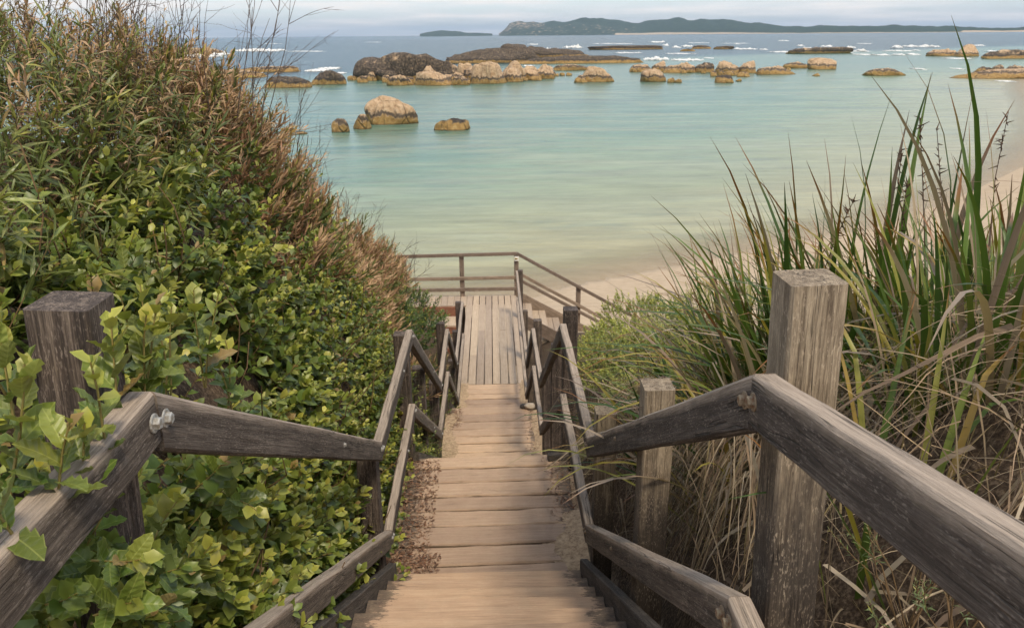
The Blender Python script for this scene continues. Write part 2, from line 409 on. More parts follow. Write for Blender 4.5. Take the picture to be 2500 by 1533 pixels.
# ------------------------------------------------------------------ timber
MW = {}
def octo(w, h, b):
    a, c = w / 2, h / 2
    return [(-a + b, -c), (a - b, -c), (a, -c + b), (a, c - b), (a - b, c), (-a + b, c), (-a, c - b), (-a, -c + b)]
def board(name, p0, p1, w, h, mat, parent=None, up=(0, 0, 1), bev=0.004, nseg=3, jit=0.0015, plumb=False, bow=0.0, cup=0.0, seed=None):
    """a board from p0 to p1 (centre line); w is its width across, h its thickness along up. plumb: ends cut vertically."""
    rn = random.Random(seed if seed is not None else RND.random())
    p0, p1 = Vector(p0), Vector(p1)
    L = (p1 - p0).length
    ex = (p1 - p0).normalized()
    ey = Vector(up).cross(ex).normalized()
    ez = ex.cross(ey)
    sh = -ez.z and (ex.z / max(1e-6, ez.z)) if plumb else 0.0
    pr = octo(w, h, bev)
    vs, fs = [], []
    for i in range(nseg + 1):
        u = i / nseg
        x = -L / 2 + L * u
        bb = bow * math.sin(math.pi * u)
        jy, jz = rn.uniform(-jit, jit), rn.uniform(-jit, jit)
        for (a, c) in pr:
            k = rn.uniform(-jit, jit) * 0.5
            vs.append((x - (c * -sh if plumb else 0.0), a + jy + k, c + jz + bb))
    for i in range(nseg):
        for k in range(8):
            a, b = i * 8 + k, i * 8 + (k + 1) % 8
            fs.append((a, b, b + 8, a + 8))
    me = bpy.data.meshes.new(name)
    me.from_pydata(vs, [], fs + [tuple(range(7, -1, -1)), tuple(nseg * 8 + k for k in range(8))])
    me.update()
    o = link(name, me, mat, parent)
    mw = Matrix(((ex.x, ey.x, ez.x, 0), (ex.y, ey.y, ez.y, 0), (ex.z, ey.z, ez.z, 0), (0, 0, 0, 1)))
    c = (p0 + p1) / 2
    mw.translation = c - (parent.location if parent is not None else Vector((0, 0, 0)))
    o.matrix_local = mw
    MW[o.name] = mw.copy()
    if name in ('tread', 'plank'): o['half'] = w / 2
    return o

_bolt = {}
def bolt_mesh(kind):
    if kind in _bolt: return _bolt[kind]
    bm = bmesh.new()
    def ring(n, r, x, rot=0): return [bm.verts.new((x, r * math.cos(rot + 2 * math.pi * k / n), r * math.sin(rot + 2 * math.pi * k / n))) for k in range(n)]
    def wall(a, b):
        for k in range(len(a)): bm.faces.new((a[k], a[(k + 1) % len(a)], b[(k + 1) % len(b)], b[k]))
    a, b, b2 = ring(16, 0.0165, 0.0), ring(16, 0.0165, 0.0022), ring(16, 0.0155, 0.003); wall(a, b); wall(b, b2); bm.faces.new(b2)
    c, d, e = ring(6, 0.0108, 0.003, 0.3), ring(6, 0.0108, 0.0105, 0.3), ring(6, 0.009, 0.0125, 0.3); wall(c, d); wall(d, e); bm.faces.new(e)
    me = bpy.data.meshes.new('bolt'); bm.to_mesh(me); bm.free()
    me.materials.append(M[kind]); _bolt[kind] = me
    return me
def bolt(rail, world, side, kind='bolt', sc=1.0):
    """a hexagon bolt head standing on the inner face of a rail"""
    o = bpy.data.objects.new('bolt', bolt_mesh(kind)); COL.objects.link(o)
    o.parent = rail
    base = Matrix.Translation(rail.parent.location) @ MW[rail.name]
    rot = Matrix.Rotation(0 if side > 0 else math.pi, 4, 'Z') @ Matrix.Rotation(RND.uniform(0, 1), 4, 'X')
    o.matrix_local = base.inverted() @ (Matrix.Translation(world) @ rot @ Matrix.Scale(sc, 4))
    return o

XL, XR, RT, RH, PW = -0.56, 0.44, 0.045, 0.095, 0.10
X0, X1 = XL, XR
# --- flights
def flight(name, label, y0, z0, n, go, ri, xa, xb, mat=None, thick=0.045, nl=0.0):
    """n treads stepping down from the edge y0 at height z0"""
    th = thing(name, label, 'stairs', (XL, y0, z0 - n * ri - 0.2), 'timber stair flights')
    for k in range(1, n + 1):
        za = z0 - ri * k
        sk = RND.uniform(-0.006, 0.006)
        board('tread', (xa, y0 + go * (k - 0.5) - 0.004 - sk, za - thick / 2), (xb, y0 + go * (k - 0.5) - 0.004 + sk, za - thick / 2), go + 0.018, thick, mat or M['tread'], th, nseg=6, jit=0.002, bev=0.006)
    for sx in (xa - 0.024, xb + 0.024):
        dz = ri * n; dy = go * n
        s = ri / go
        a = Vector((sx, y0 - 0.05, z0 - ri * 0.55 + 0.05 * s)); b = Vector((sx, y0 + dy + 0.06, z0 - ri * 0.55 - dz - 0.06 * s))
        board('stringer', a, b, 0.042, 0.26, M['stringer'], th, nseg=4, jit=0.002, plumb=True)
    return th
f1 = flight('stair_flight', 'uppermost flight of worn tan timber steps at the bottom of the picture', Y_TOP, 0.0, 7, GO1, RI1, X0 + 0.005, X1 - 0.005)
f2 = flight('stair_flight', 'middle flight of timber steps dropping out of sight below the wide plank landing', 5.13, ZA, 8, 0.29, 1.54 / 9, X0 + 0.005, X1 - 0.005)
f3 = flight('stair_flight', 'lower flight of timber steps hidden just above the long deck boards', 9.16, ZB, 6, 0.285, 1.15 / 7, X0 + 0.005, X1 - 0.005)

def landing(label, z, edges, xa, xb, skew=0.0, name='timber_landing'):
    th = thing(name, label, 'landing', ((xa + xb) / 2, edges[0], z - 0.2), 'plank landings between the stair flights')
    for a, b in zip(edges, edges[1:]):
        sk = RND.uniform(-0.004, 0.004) + skew
        dz = RND.uniform(-0.006, 0.006)
        e0, e1 = RND.uniform(-0.012, 0.012), RND.uniform(-0.012, 0.012)
        board('plank', (xa + e0, (a + b) / 2 - sk, z - 0.024 + dz), (xb + e1, (a + b) / 2 + sk, z - 0.024 + dz), (b - a) - RND.uniform(0.007, 0.014), 0.048, M['plank'], th, nseg=9, jit=0.0035, bev=0.010, bow=RND.uniform(-0.004, 0.004))
    for sx in (xa + 0.06, xb - 0.06):
        board('bearer', (sx, edges[0] + 0.02, z - 0.115), (sx, edges[-1] - 0.03, z - 0.115), 0.045, 0.12, M['stringer'], th, nseg=2)
    return th
landing('small timber platform at the head of the stairs', 0.0, [-0.8, -0.5, -0.2, 0.1, 0.4, 0.7, 1.0, 1.3, 1.535, 1.735], X0 - 0.03, X1 + 0.03, name='timber_platform')
eA = [3.60, 3.73, 3.90, 4.085, 4.28, 4.46, 4.62, 4.80, 4.985, 5.15]
landing('wide plank landing below the first steps with dry leaves along its edge', ZA, eA, X0 - 0.05, X1 + 0.05, 0.012)
eB = [7.46, 7.66, 7.82, 8.0, 8.2, 8.37, 8.55, 8.74, 8.95, 9.16]
landing('second plank landing with sand drifted along both sides', ZB, eB, X0 - 0.02, X1 + 0.02, 0.006)
eC = [10.88, 11.08, 11.27, 11.45, 11.63, 11.82, 12.0, 12.2, 12.40]
landing('lowest cross planked strip of walkway before the long deck boards', ZD, eC, X0 - 0.0, X1 + 0.0, 0.004)

# --- long deck and cross walk
DY0, DY1, DX0, DX1 = 12.41, 17.3, -0.62, 0.50
deck = thing('timber_deck', 'long boarded deck leading to the lookout rail above the beach', 'deck', (0, DY0, ZD - 0.3))
nb = 8; bw = (DX1 - DX0) / nb
for i in range(nb):
    x = DX0 + bw * (i + 0.5)
    cuts = sorted(RND.sample([13.7, 14.4, 15.0, 15.9, 16.3], 1)) if i not in (0, 7) else []
    ys = [DY0 + RND.uniform(-0.01, 0.01)] + cuts + [DY1 + RND.uniform(-0.015, 0.015)]
    for a, b in zip(ys, ys[1:]):
        board('deck_board', (x + RND.uniform(-.002, .002), a + 0.003, ZD - 0.02 + RND.uniform(-.002, .002)), (x + RND.uniform(-.002, .002), b - 0.003, ZD - 0.02), bw - 0.014, 0.04, M['deck'], deck, nseg=3, jit=0.002, bev=0.004)
for k in range(12):                      # cross walk running off to the left along the rail
    x = DX0 - bw * (k + 0.5)
    board('deck_board', (x, 16.60, ZD - 0.02), (x, DY1, ZD - 0.02), bw - 0.012, 0.04, M['deck'], deck, nseg=2, bev=0.004)
board('fascia', (DX0 - 1.75, 16.58, ZD - 0.13), (DX0 - 0.08, 16.58, ZD - 0.13), 0.035, 0.22, M['rust_board'], deck, nseg=2)
board('fascia', (DX0, DY1 + 0.02, ZD - 0.13), (DX1, DY1 + 0.02, ZD - 0.13), 0.035, 0.2, M['stringer'], deck, nseg=2)
for x in (DX0 + 0.06, DX1 - 0.06, -0.06):
    board('bearer', (x, DY0, ZD - 0.12), (x, DY1, ZD - 0.12), 0.05, 0.14, M['stringer'], deck, nseg=2)
for (x, y) in ((DX0 + 0.05, 13.2), (DX1 - 0.05, 13.2), (DX0 + 0.05, 15.5), (DX1 - 0.05, 15.5), (DX0 + 0.05, 17.1), (DX1 - 0.05, 17.1), (-2.2, 17.1)):
    board('pile', (x, y, ZD - 1.9), (x, y, ZD - 0.05), 0.1, 0.1, M['post_dark'], deck, up=(0, 1, 0), nseg=2)
# --- side steps stepping down towards the camera on the left of the deck
ss = thing('side_steps', 'short wide steps with reddish risers beside the left edge of the deck', 'stairs', (-1.5, 15.5, ZD - 0.9))
for k, (ya, yb, z) in enumerate(((16.02, 16.56, ZD - 0.25), (15.42, 15.98, ZD - 0.50))):
    for i in range(8):
        x = DX0 - 0.12 - 0.15 - 0.205 * i
        board('step_board', (x, ya, z - 0.02), (x, yb, z - 0.02), 0.195, 0.04, M['deck'], ss, nseg=2, bev=0.004)
    board('riser', (DX0 - 1.75, ya - 0.022, z - 0.14), (DX0 - 0.16, ya - 0.022, z - 0.14), 0.035, 0.22, M['rust_board'], ss, nseg=2)
for x in (DX0 - 0.14, DX0 - 1.8):
    board('stringer', (x, 15.3, ZD - 0.72), (x, 16.56, ZD - 0.2), 0.04, 0.26, M['stringer'], ss, nseg=2, plumb=True)
# --- beach stairs going down to the right
bs = thing('beach_stairs', 'timber stairs running down to the right from the deck to the beach', 'stairs', (DX1, 15.9, ZD - 1.6), 'timber stair flights')
for k in range(1, 10):
    z = ZD - 0.175 * k; xa = DX1 + 0.31 * (k - 1) + 0.02
    for q in range(2):
        board('tread', (xa + 0.078 + q * 0.155, 15.78, z - 0.02), (xa + 0.078 + q * 0.155, 17.2, z - 0.02), 0.148, 0.04, M['deck'], bs, nseg=2, bev=0.004)
for y in (15.74, 17.24):
    board('stringer', (DX1 + 0.0, y, ZD - 0.02), (DX1 + 2.95, y, ZD - 0.02 - 0.175 * 2.95 / 0.31), 0.045, 0.26, M['board_grey'], bs, nseg=3, plumb=True)

# --- balustrades along the stairs
def rail_piece(name, parent, side, a, b, mat=None, nseg=6, hh=RH):
    """a, b = (y, z of the top edge); the rail's inner face lies on XL / XR"""
    x = (XR + RT / 2) if side > 0 else (XL - RT / 2)
    sl = (b[1] - a[1]) / (b[0] - a[0]); c = math.sqrt(1 + sl * sl)
    dz = hh / 2 * c
    g = 0.0015
    return board(name, (x, a[0] + g, a[1] - dz + sl * g), (x, b[0] - g, b[1] - dz - sl * g), RT, hh, mat or M['rail'], parent, nseg=nseg, jit=0.0020, bev=0.0055, plumb=True)
def balustrade(side, label, tops, lows, posts):
    th = thing('balustrade', label, 'railing', (XR if side > 0 else XL, 1.3, -1.0), 'timber balustrades along the stairs')
    for nm, pts in (('handrail', tops), ('lower_rail', lows)):
        for i, (a, b) in enumerate(zip(pts, pts[1:])):
            if nm == 'handrail' and i == 0: r = rail_piece(nm, th, side, a, b, nseg=14)
            else: r = rail_piece(nm, th, side, a, b, nseg=8)
            xi = XR if side > 0 else XL
            kd = 'bolt_rust' if side > 0 else 'bolt'
            sl = (b[1] - a[1]) / (b[0] - a[0])
            for (p, s) in ((a, 1), (b, -1)):
                if p[0] < 0.3 or p[0] > 15: continue
                yy = p[0] + s * 0.022
                bolt(r, Vector((xi, yy, p[1] + sl * s * 0.022 - 0.046)), -side, kd, 1.0 if p[0] < 2 else 0.8)
            L = b[0] - a[0]
            if L > 1.0 and a[0] > 0:
                m = a[0] + L * 0.62
                bolt(r, Vector((xi, m, a[1] + sl * (m - a[0]) - 0.05)), -side, kd, 0.7)
    for (y, zt, zb, mk, lean) in posts:
        x = (XR + RT + PW / 2 + 0.001) if side > 0 else (XL - RT - PW / 2 - 0.001)
        if y < 1.4: x += 0.022 * side
        o = board('post', (x + lean * side, y, zb), (x, y, zt), PW, PW, M[mk], th, up=(0, 1, 0), nseg=8, jit=0.0014, bev=0.006); o['top'] = (zt - zb) / 2
    return th
topsR = [(-0.3, 1.36), (1.255, 1.045), (3.49, -0.262), (5.12, -0.262), (7.57, -1.745), (9.17, -1.785), (10.93, -2.95), (15.75, -2.95)]
lowsR = [(-0.3, 0.62), (1.27, 0.575), (3.47, -0.74), (5.06, -0.755), (7.40, -2.20), (9.02, -2.215), (11.1, -3.54), (15.75, -3.52)]
topsL = [(-0.3, 1.055), (1.215, 1.052), (3.49, -0.258), (5.11, -0.28), (7.62, -1.785), (9.13, -1.755), (10.9, -2.92), (13.75, -2.93)]
lowsL = [(-0.3, 0.5), (1.22, 0.48), (3.62, -0.85), (5.02, -0.79), (7.36, -2.21), (8.95, -2.24), (11.0, -3.57), (13.75, -3.55)]
postsR = [(1.345, 1.19, -0.9, 'post', 0.06), (2.42, 0.50, -1.4, 'post', 0.0), (3.55, -0.145, -1.9, 'post', 0.0), (5.36, -0.235, -2.2, 'post_dark', 0.0), (6.46, -0.94, -2.9, 'post_dark', 0.0),
          (7.63, -1.66, -3.5, 'post_dark', 0.0), (9.48, -1.79, -3.9, 'post_dark', 0.0), (11.3, -2.86, -4.8, 'post_dark', 0.0), (13.5, -3.05, -5.0, 'post_dark', 0.0), (15.72, -2.94, -5.4, 'post_dark', 0.0)]
postsL = [(1.235, 1.205, -0.9, 'post_dark', 0.10), (3.6, -0.33, -1.9, 'post_dark', 0.0), (5.25, -0.36, -2.2, 'post_dark', 0.0), (6.3, -1.06, -2.9, 'post_dark', 0.0),
          (7.75, -1.84, -3.5, 'post_dark', 0.0), (9.08, -1.66, -3.9, 'post_dark', 0.0), (11.1, -2.98, -4.8, 'post_dark', 0.0), (12.4, -3.0, -5.0, 'post_dark', 0.0), (13.70, -2.93, -5.4, 'post_dark', 0.0)]
balustrade(1, 'weathered grey timber balustrade down the right of the stairs with tall pale post', topsR, lowsR, postsR)
balustrade(-1, 'dark grey timber balustrade down the left of the stairs half buried in leaves', topsL, lowsL, postsL)

# --- lookout rail at the far edge of the deck, and the rail of the beach stairs
lk = thing('lookout_railing', 'three bar timber railing across the far edge of the deck', 'railing', (-0.7, 17.25, ZD))
for zt in (-2.98, -3.50, -3.76):
    board('rail', (-3.4, 17.21, zt - 0.045), (0.50, 17.21, zt - 0.04 + (0.03 if zt > -3 else 0)), 0.045, 0.075, M['board_grey'], lk, nseg=5, jit=0.003, bev=0.006)
for x in (-3.3, -2.0, -0.72):
    board('post', (x, 17.285, ZD - 1.2), (x, 17.285, -3.03), 0.1, 0.1, M['board_grey'], lk, up=(0, 1, 0), nseg=3)
cp = board('post', (0.50, 17.285, ZD - 1.4), (0.50, 17.285, -3.0), 0.1, 0.1, M['board_grey'], lk, up=(0, 1, 0), nseg=3)
br = thing('stair_railing', 'three bar timber railing sloping down beside the beach stairs', 'railing', (0.6, 17.3, ZD - 0.5))
for (za, xa) in ((-2.955, 0.51), (-3.42, 0.56), (-3.56, 0.56)):
    board('rail', (xa, 17.20 if xa < 0.53 else 17.21, za - 0.03), (3.3, 17.21, za - 0.03 - 0.575 * (3.3 - xa)), 0.045, 0.07, M['board_grey'], br, nseg=4, jit=0.003, bev=0.006, plumb=True)
for x in (1.9, 3.2):
    board('post', (x, 17.285, -6.6), (x, 17.285, -2.97 - 0.575 * (x - 0.51)), 0.1, 0.1, M['board_grey'], br, up=(0, 1, 0), nseg=3)
# --- small direction marker on the corner post
t = NT('marker_white'); M['white'] = t.base(t.mix(t.ramp(t.noise(t.coord(), 60, 4), [(0.5, 0.0), (0.8, 0.4)]), (0.78, 0.76, 0.70), (0.45, 0.40, 0.33)), 0.5)
t = NT('marker_black'); M['black'] = t.base((0.02, 0.02, 0.02), 0.5)
t = NT('marker_yellow'); M['yellow'] = t.base((0.75, 0.52, 0.06), 0.5)
sg = thing('trail_marker', 'small white trail marker with a yellow and black arrow on the corner post', 'sign', (0.505, 17.18, -3.10))
board('plate', (0.455, 17.181, -3.095), (0.555, 17.181, -3.095), 0.006, 0.105, M['white'], sg, nseg=1, bev=0.001, jit=0)
def flat_poly(name, pts, mat, parent, y0, th=0.003):
    n = len(pts)
    vs = [(x, 0, z) for x, z in pts] + [(x, th, z) for x, z in pts]
    fs = [tuple(range(n)), tuple(range(2 * n - 1, n - 1, -1))] + [(i, i + n, (i + 1) % n + n, (i + 1) % n) for i in range(n)]
    me = bpy.data.meshes.new(name); me.from_pydata(vs, [], fs); me.update()
    return link(name, me, mat, parent, (0, y0 - parent.location.y, 0.005))
flat_poly('arrow', [(-0.036, 0.022), (0.034, -0.004), (-0.036, -0.030)], M['yellow'], sg, 17.1735)
flat_poly('arrow', [(-0.030, 0.014), (0.020, -0.004), (-0.030, -0.022)], M['black'], sg, 17.1695)

# ------------------------------------------------------------------ rocks in the bay
t = NT('granite'); co = t.coord('Object'); s = t.sep(co)
dk = t.attr('dark', 'OBJECT')['Fac']
n1 = t.noise(co, 0.55, 6, 0.62); n2 = t.noise(co, 2.6, 6, 0.65); n3 = t.noise(co, 14, 5, 0.7)
zz = t.math('ADD', s[2], t.math('MULTIPLY', t.math('SUBTRACT', n1, 0.5), 1.1))
zz = t.math('ADD', zz, t.math('MULTIPLY', t.math('SUBTRACT', n2, 0.5), 0.45))
strk = t.noise(t.mapping(co, (1.6, 1.6, 0.16)), 1.0, 5, 0.7)
zz = t.math('ADD', zz, t.math('MULTIPLY', t.math('SUBTRACT', strk, 0.5), 1.3))
pale = t.ramp(n2, [(0.30, (0.24, 0.15, 0.085)), (0.46, (0.46, 0.315, 0.19)), (0.66, (0.60, 0.44, 0.29))])
pale = t.mix(t.ramp(n1, [(0.55, 0.0), (0.75, 0.7)]), pale, (0.37, 0.19, 0.085))
drk = t.ramp(n2, [(0.30, (0.034, 0.029, 0.026)), (0.48, (0.088, 0.070, 0.056)), (0.60, (0.18, 0.138, 0.10)), (0.74, (0.34, 0.25, 0.165))])
och = t.ramp(n2, [(0.30, (0.20, 0.115, 0.04)), (0.55, (0.35, 0.225, 0.085)), (0.75, (0.46, 0.33, 0.16))])
up = t.mix(t.ramp(t.math('ADD', dk, t.math('MULTIPLY', t.math('SUBTRACT', n1, 0.5), 1.2)), [(0.45, 0.0), (0.58, 1.0)]), pale, drk)
band = t.math('MULTIPLY', t.ramp(t.math('MULTIPLY', zz, 0.4), [(0.30, 0.0), (0.34, 1.0), (0.44, 1.0), (0.50, 0.0)]), 0.85)
up = t.mix(t.ramp(strk, [(0.56, 0.0), (0.70, 0.55)]), up, (0.10, 0.075, 0.055))
up = t.mix(band, up, (0.05, 0.043, 0.038))
col = t.mix(t.ramp(t.math('MULTIPLY', zz, 0.4), [(0.27, 0.0), (0.34, 1.0)]), och, up)
col = t.mix(t.ramp(s[2], [(0.03, 0.75), (0.14, 0.0)]), col, (0.06, 0.045, 0.025))
crk = t.ramp(t.voro(t.mapping(co, (0.45, 0.45, 0.3)), 1.0, 'DISTANCE_TO_EDGE'), [(0.0, 1.0), (0.03, 0.0)])
col = t.mix(t.math('MULTIPLY', crk, t.ramp(n1, [(0.45, 0.0), (0.6, 0.7)])), col, (0.035, 0.03, 0.025))
M['granite'] = t.base(col, 0.9, t.bump(t.math('ADD', t.math('ADD', n2, t.math('MULTIPLY', n3, 0.4)), t.math('MULTIPLY', crk, -0.5)), 0.8, 0.25), 0.2)

_ico = {}
def ico(k):
    if k not in _ico:
        bm = bmesh.new(); bmesh.ops.create_icosphere(bm, subdivisions=k, radius=1)
        v = np.array([q.co[:] for q in bm.verts]); f = np.array([[q.index for q in fc.verts] for fc in bm.faces]); bm.free()
        _ico[k] = (v, f)
    return _ico[k]
ROCKN = [0]
def rock(label, x0, x1, yt, yb, dark=0.0, ratio=0.6, p=2.4, rough=0.16, group=None, name='boulder', skew=0.0, sub=4, cat='rock', lump=1.0):
    ROCKN[0] += 1
    sd = ROCKN[0] * 7.31
    cx = (x0 + x1) / 2
    P = on_z(cx, yb, SEA); Z = cdepth(P)
    w = (x1 - x0) / FOC * Z
    dep = w * ratio
    yc = P.y + dep * 0.5
    c = on_y(cx, yb, yc); c.z = SEA
    h = max(0.15, on_y(cx, yt, yc).z - SEA)
    v, f = ico(sub)
    rn = random.Random(sd)
    NPL = 13
    pl = np.array([[rn.gauss(0, 1), rn.gauss(0, 1), rn.gauss(0, 0.9)] for _ in range(NPL)]); pl /= np.linalg.norm(pl, axis=1, keepdims=True)
    pd = np.array([rn.uniform(0.72, 1.0) for _ in range(NPL)])
    pl = np.concatenate([pl, np.eye(3), -np.eye(3)]); pd = np.concatenate([pd, np.ones(6)])
    kk = 4.0 + 3.2 * p
    rad = (np.maximum(0, v @ pl.T / pd) ** kk).sum(1) ** (-1 / kk)
    q3 = v * rad[:, None]
    if len(v) > 600 or rough > 0.15:
        pass
    out = np.empty_like(v)
    tx = max(abs(q3[:, 0])); tz = max(q3[:, 2]); tyy = max(abs(q3[:, 1]))
    fr = max(1.0, w / max(h, 0.3) * 0.45) * lump
    for i in range(len(v)):
        nx, ny, nz = q3[i][0] / tx, q3[i][1] / tyy, q3[i][2] / tz
        V = Vector((nx * fr, ny * max(1, fr * ratio), nz))
        d = mnoise.noise(V * 1.5 + Vector((sd, 0, 0))) * rough * 0.9 + mnoise.noise(V * 3.4 + Vector((0, sd, 0))) * rough * 0.75 - abs(mnoise.noise(V * 5.5 + Vector((0, 0, sd)))) * rough * 0.8
        if nz > 0:
            z = h * nz * (1 + d * 1.1)
            x = w / 2 * nx * (1 + d * 0.3) + skew * w * nz
        else:
            z = -0.9 * abs(nz) * min(1.0, 0.4 + h * 0.4); x = w / 2 * nx * (1 + d * 0.3 + 0.04)
        out[i] = (x, dep / 2 * ny * (1 + d * 0.6), z)
    me = mesh_np(name, out, f, True)
    o = link(name, me, M['granite'], None, c)
    o.rotation_euler.z = 0.0
    o['dark'] = float(dark)
    tag(o, label, cat, group)
    return o

rock('largest pale rounded boulder standing alone in the shallow bay', 884, 1024, 236, 306, 0.0, 0.75, 2.7, 0.12, skew=-0.07)
rock('upright squarish boulder touching the front left of the largest pale boulder', 862, 907, 277, 317, 0.15, 0.9, 3.0, 0.08)
rock('small cone shaped boulder standing left of the largest pale boulder', 806, 855, 289, 324, 0.1, 0.9, 2.0, 0.08)
rock('low dark topped rock to the right of the largest pale boulder', 1060, 1152, 291, 320, 0.62, 0.8, 2.0, 0.14)
rock('low tan rock barely awash near the dry bush', 688, 722, 311, 321, 0.0, 0.9, 2.0, 0.1)
rock('flat pale rock awash beside the low tan rock', 722, 753, 322, 329, 0.0, 0.9, 2.0, 0.1)
# the near reef
rock('dark capped dome of rock with ochre base, lowest on the left of the reef', 636, 764, 187, 216, 1.0, 0.6, 2.0, 0.12)
rock('dark capped rock between the ochre dome and the big reef', 756, 846, 173, 208, 1.0, 0.6, 2.2, 0.14)
rock('long flat brown rock shelf with surf at its right end', 552, 729, 162, 178, 0.45, 0.4, 2.6, 0.12, name='rock_shelf')
rock('lower flat rock shelf mostly behind the dry bush', 430, 650, 170, 192, 0.45, 0.35, 2.6, 0.12, name='rock_shelf')
rock('broad dark brown dome, the largest mass of the reef', 822, 1150, 131, 197, 0.66, 0.40, 2.0, 0.26, name='reef_dome')
rock('small ochre rock under the left flank of the broad dark dome', 848, 874, 184, 197, 0.2, 0.9, group='small rocks below the reef dome')
rock('pale low rock in front of the broad dark dome', 868, 898, 187, 203, 0.1, 0.9, group='small rocks below the reef dome')
rock('rounded ochre rock with a dark cap in front of the broad dark dome', 892, 920, 176, 199, 0.4, 0.9, group='small rocks below the reef dome')
rock('dark rock slab sloping off the front of the broad dark dome', 915, 985, 172, 198, 0.95, 0.6)
rock('jumbled dark and tan boulder at the front of the reef', 945, 1014, 184, 210, 0.5, 0.7, 2.4, 0.2)
rock('flat topped pale boulder with dark streak at the reef front', 1010, 1106, 176, 210, 0.22, 0.6, 3.2, 0.12)
rock('smooth tan boulder lying on the face of the dark dome', 1003, 1046, 160, 178, 0.0, 0.8)
rock('little grey boulder beside the smooth tan boulder', 1044, 1064, 163, 177, 0.3, 0.9)
rock('rounded orange tan boulder next to the flat topped pale one', 1068, 1122, 157, 190, 0.0, 0.7, 2.3, 0.12)
rock('cracked grey and tan boulder in the middle of the reef', 1110, 1154, 154, 196, 0.18, 0.8, 2.4, 0.14)
rock('small pale boulder at the waterline left of the biggest tan boulder', 1103, 1152, 186, 209, 0.05, 0.7, 2.4, 0.2)
rock('biggest tan boulder of the reef with a sheer cracked face', 1148, 1240, 153, 206, 0.0, 0.7, 3.0, 0.12)
rock('tall tan boulder leaning on the right of the biggest tan boulder', 1222, 1284, 149, 199, 0.0, 0.7, 2.6, 0.16)
rock('broken tan boulder low at the right of the reef', 1258, 1324, 161, 197, 0.15, 0.7, 2.4, 0.22)
rock('last upright tan boulder at the right end of the reef', 1306, 1352, 160, 194, 0.1, 0.8, 2.2, 0.24)
for (a, b, c2, d2, w_) in ((1350, 1366, 180, 187, 'nearest of three'), (1366, 1380, 178, 186, 'middle one of three'), (1380, 1397, 178, 186, 'outermost of three')):
    rock('small pale stone off the right end of the reef, ' + w_, a, b, c2, d2, 0.0, 0.9, group='small stones off the reef end', sub=3)
rock('low ochre ridge behind the split boulder', 1350, 1455, 158, 173, 0.1, 0.35, 2.4, 0.2)
rock('split boulder of two leaning blocks standing clear of the reef', 1418, 1500, 164, 202, 0.05, 0.8, 3.0, 0.12)
rock('low brown rock at the foot of the split boulder', 1398, 1436, 184, 203, 0.4, 0.8, 2.2, 0.2)
for i in range(46):
    a = RND.uniform(930, 1335); w_ = RND.choice([RND.uniform(9, 24), RND.uniform(18, 46)]); yb_ = 206 - max(0, (a - 1150)) * 0.055 - RND.uniform(0, 9)
    rock('small boulder in the jumble along the foot of the reef', a, a + w_, yb_ - w_ * RND.uniform(0.45, 0.85), yb_, RND.choice([0, 0, .1, .3, .6]), 0.9, RND.uniform(2, 3), 0.2, group='small boulders along the foot of the reef', sub=3)
for i in range(20):
    a = RND.uniform(1540, 1925); w_ = RND.uniform(8, 18); yb_ = 181 - RND.uniform(0, 8)
    rock('small ochre stone in the jumble of the boulder row', a, a + w_, yb_ - w_ * RND.uniform(0.4, 0.7), yb_, RND.choice([0, .1, .3, .6]), 0.9, RND.uniform(2, 3), 0.2, group='small stones in the boulder row', sub=3)
# the black reef behind
rock('long low black reef with ochre waterline reaching out to the white wedge of surf', 1235, 1592, 137, 156, 1.1, 0.12, 2.0, 0.26, name='black_reef')
rock('black sloping shoulder of rock rising behind the biggest tan boulder', 1088, 1330, 120, 155, 1.1, 0.22, 2.0, 0.24, name='black_reef')
rock('far black ridge behind the surf with a knob on top', 1190, 1450, 116, 141, 1.1, 0.2, 2.0, 0.26, name='black_reef')
rock('black rounded knob on the crest of the black reef', 1218, 1304, 108, 142, 1.4, 0.5, 2.0, 0.08)
rock('thin dark reef in the surf beyond the black reef', 1425, 1618, 112, 122, 0.8, 0.15, 2.2, 0.2, name='reef')
rock('thin brown reef in the surf, left of a pair', 1688, 1737, 111, 120, 0.8, 0.3, name='reef')
rock('thin brown reef in the surf, right of a pair', 1735, 1792, 113, 121, 0.7, 0.3, name='reef')
rock('smallest dark rock awash below the pair of thin reefs', 1655, 1698, 120, 126, 0.9, 0.3)
# the row of boulders to the right of the centre
rock('ochre boulder at the left end of the boulder row', 1536, 1592, 158, 177, 0.15, 0.6, 2.2, 0.24)
rock('peaked brown boulder second in the boulder row', 1586, 1628, 152, 176, 0.3, 0.7, 2.0, 0.2)
rock('long ochre boulder with broken blocks in the boulder row', 1618, 1704, 156, 179, 0.25, 0.5, 2.6, 0.24)
rock('dark capped boulder in the middle of the boulder row', 1694, 1748, 152, 178, 0.6, 0.6, 2.2, 0.2)
rock('pale broken boulder right of the dark capped one in the row', 1740, 1806, 149, 181, 0.1, 0.6, 2.4, 0.24)
rock('large rounded pale boulder standing highest in the boulder row', 1798, 1848, 148, 180, 0.1, 0.8, 2.6, 0.12)
rock('low wedge of ochre rock at the right end of the boulder row', 1842, 1940, 162, 183, 0.25, 0.5, 2.0, 0.2)
rock('pale boulder with a dark belt standing before the boulder row', 1566, 1632, 169, 201, 0.3, 0.7, 2.8, 0.1)
for (a, b, c2, d2, w_) in ((1628, 1648, 191, 203, 'touching'), (1646, 1666, 193, 203, 'a step away to the right of')):
    rock('little ochre stone %s the dark belted boulder' % w_, a, b, c2, d2, 0.1, 0.9, group='stones by the belted boulder', sub=3)
rock('small dark domed rock alone in front of the boulder row', 1748, 1797, 185, 204, 0.7, 0.8, 2.0, 0.1)
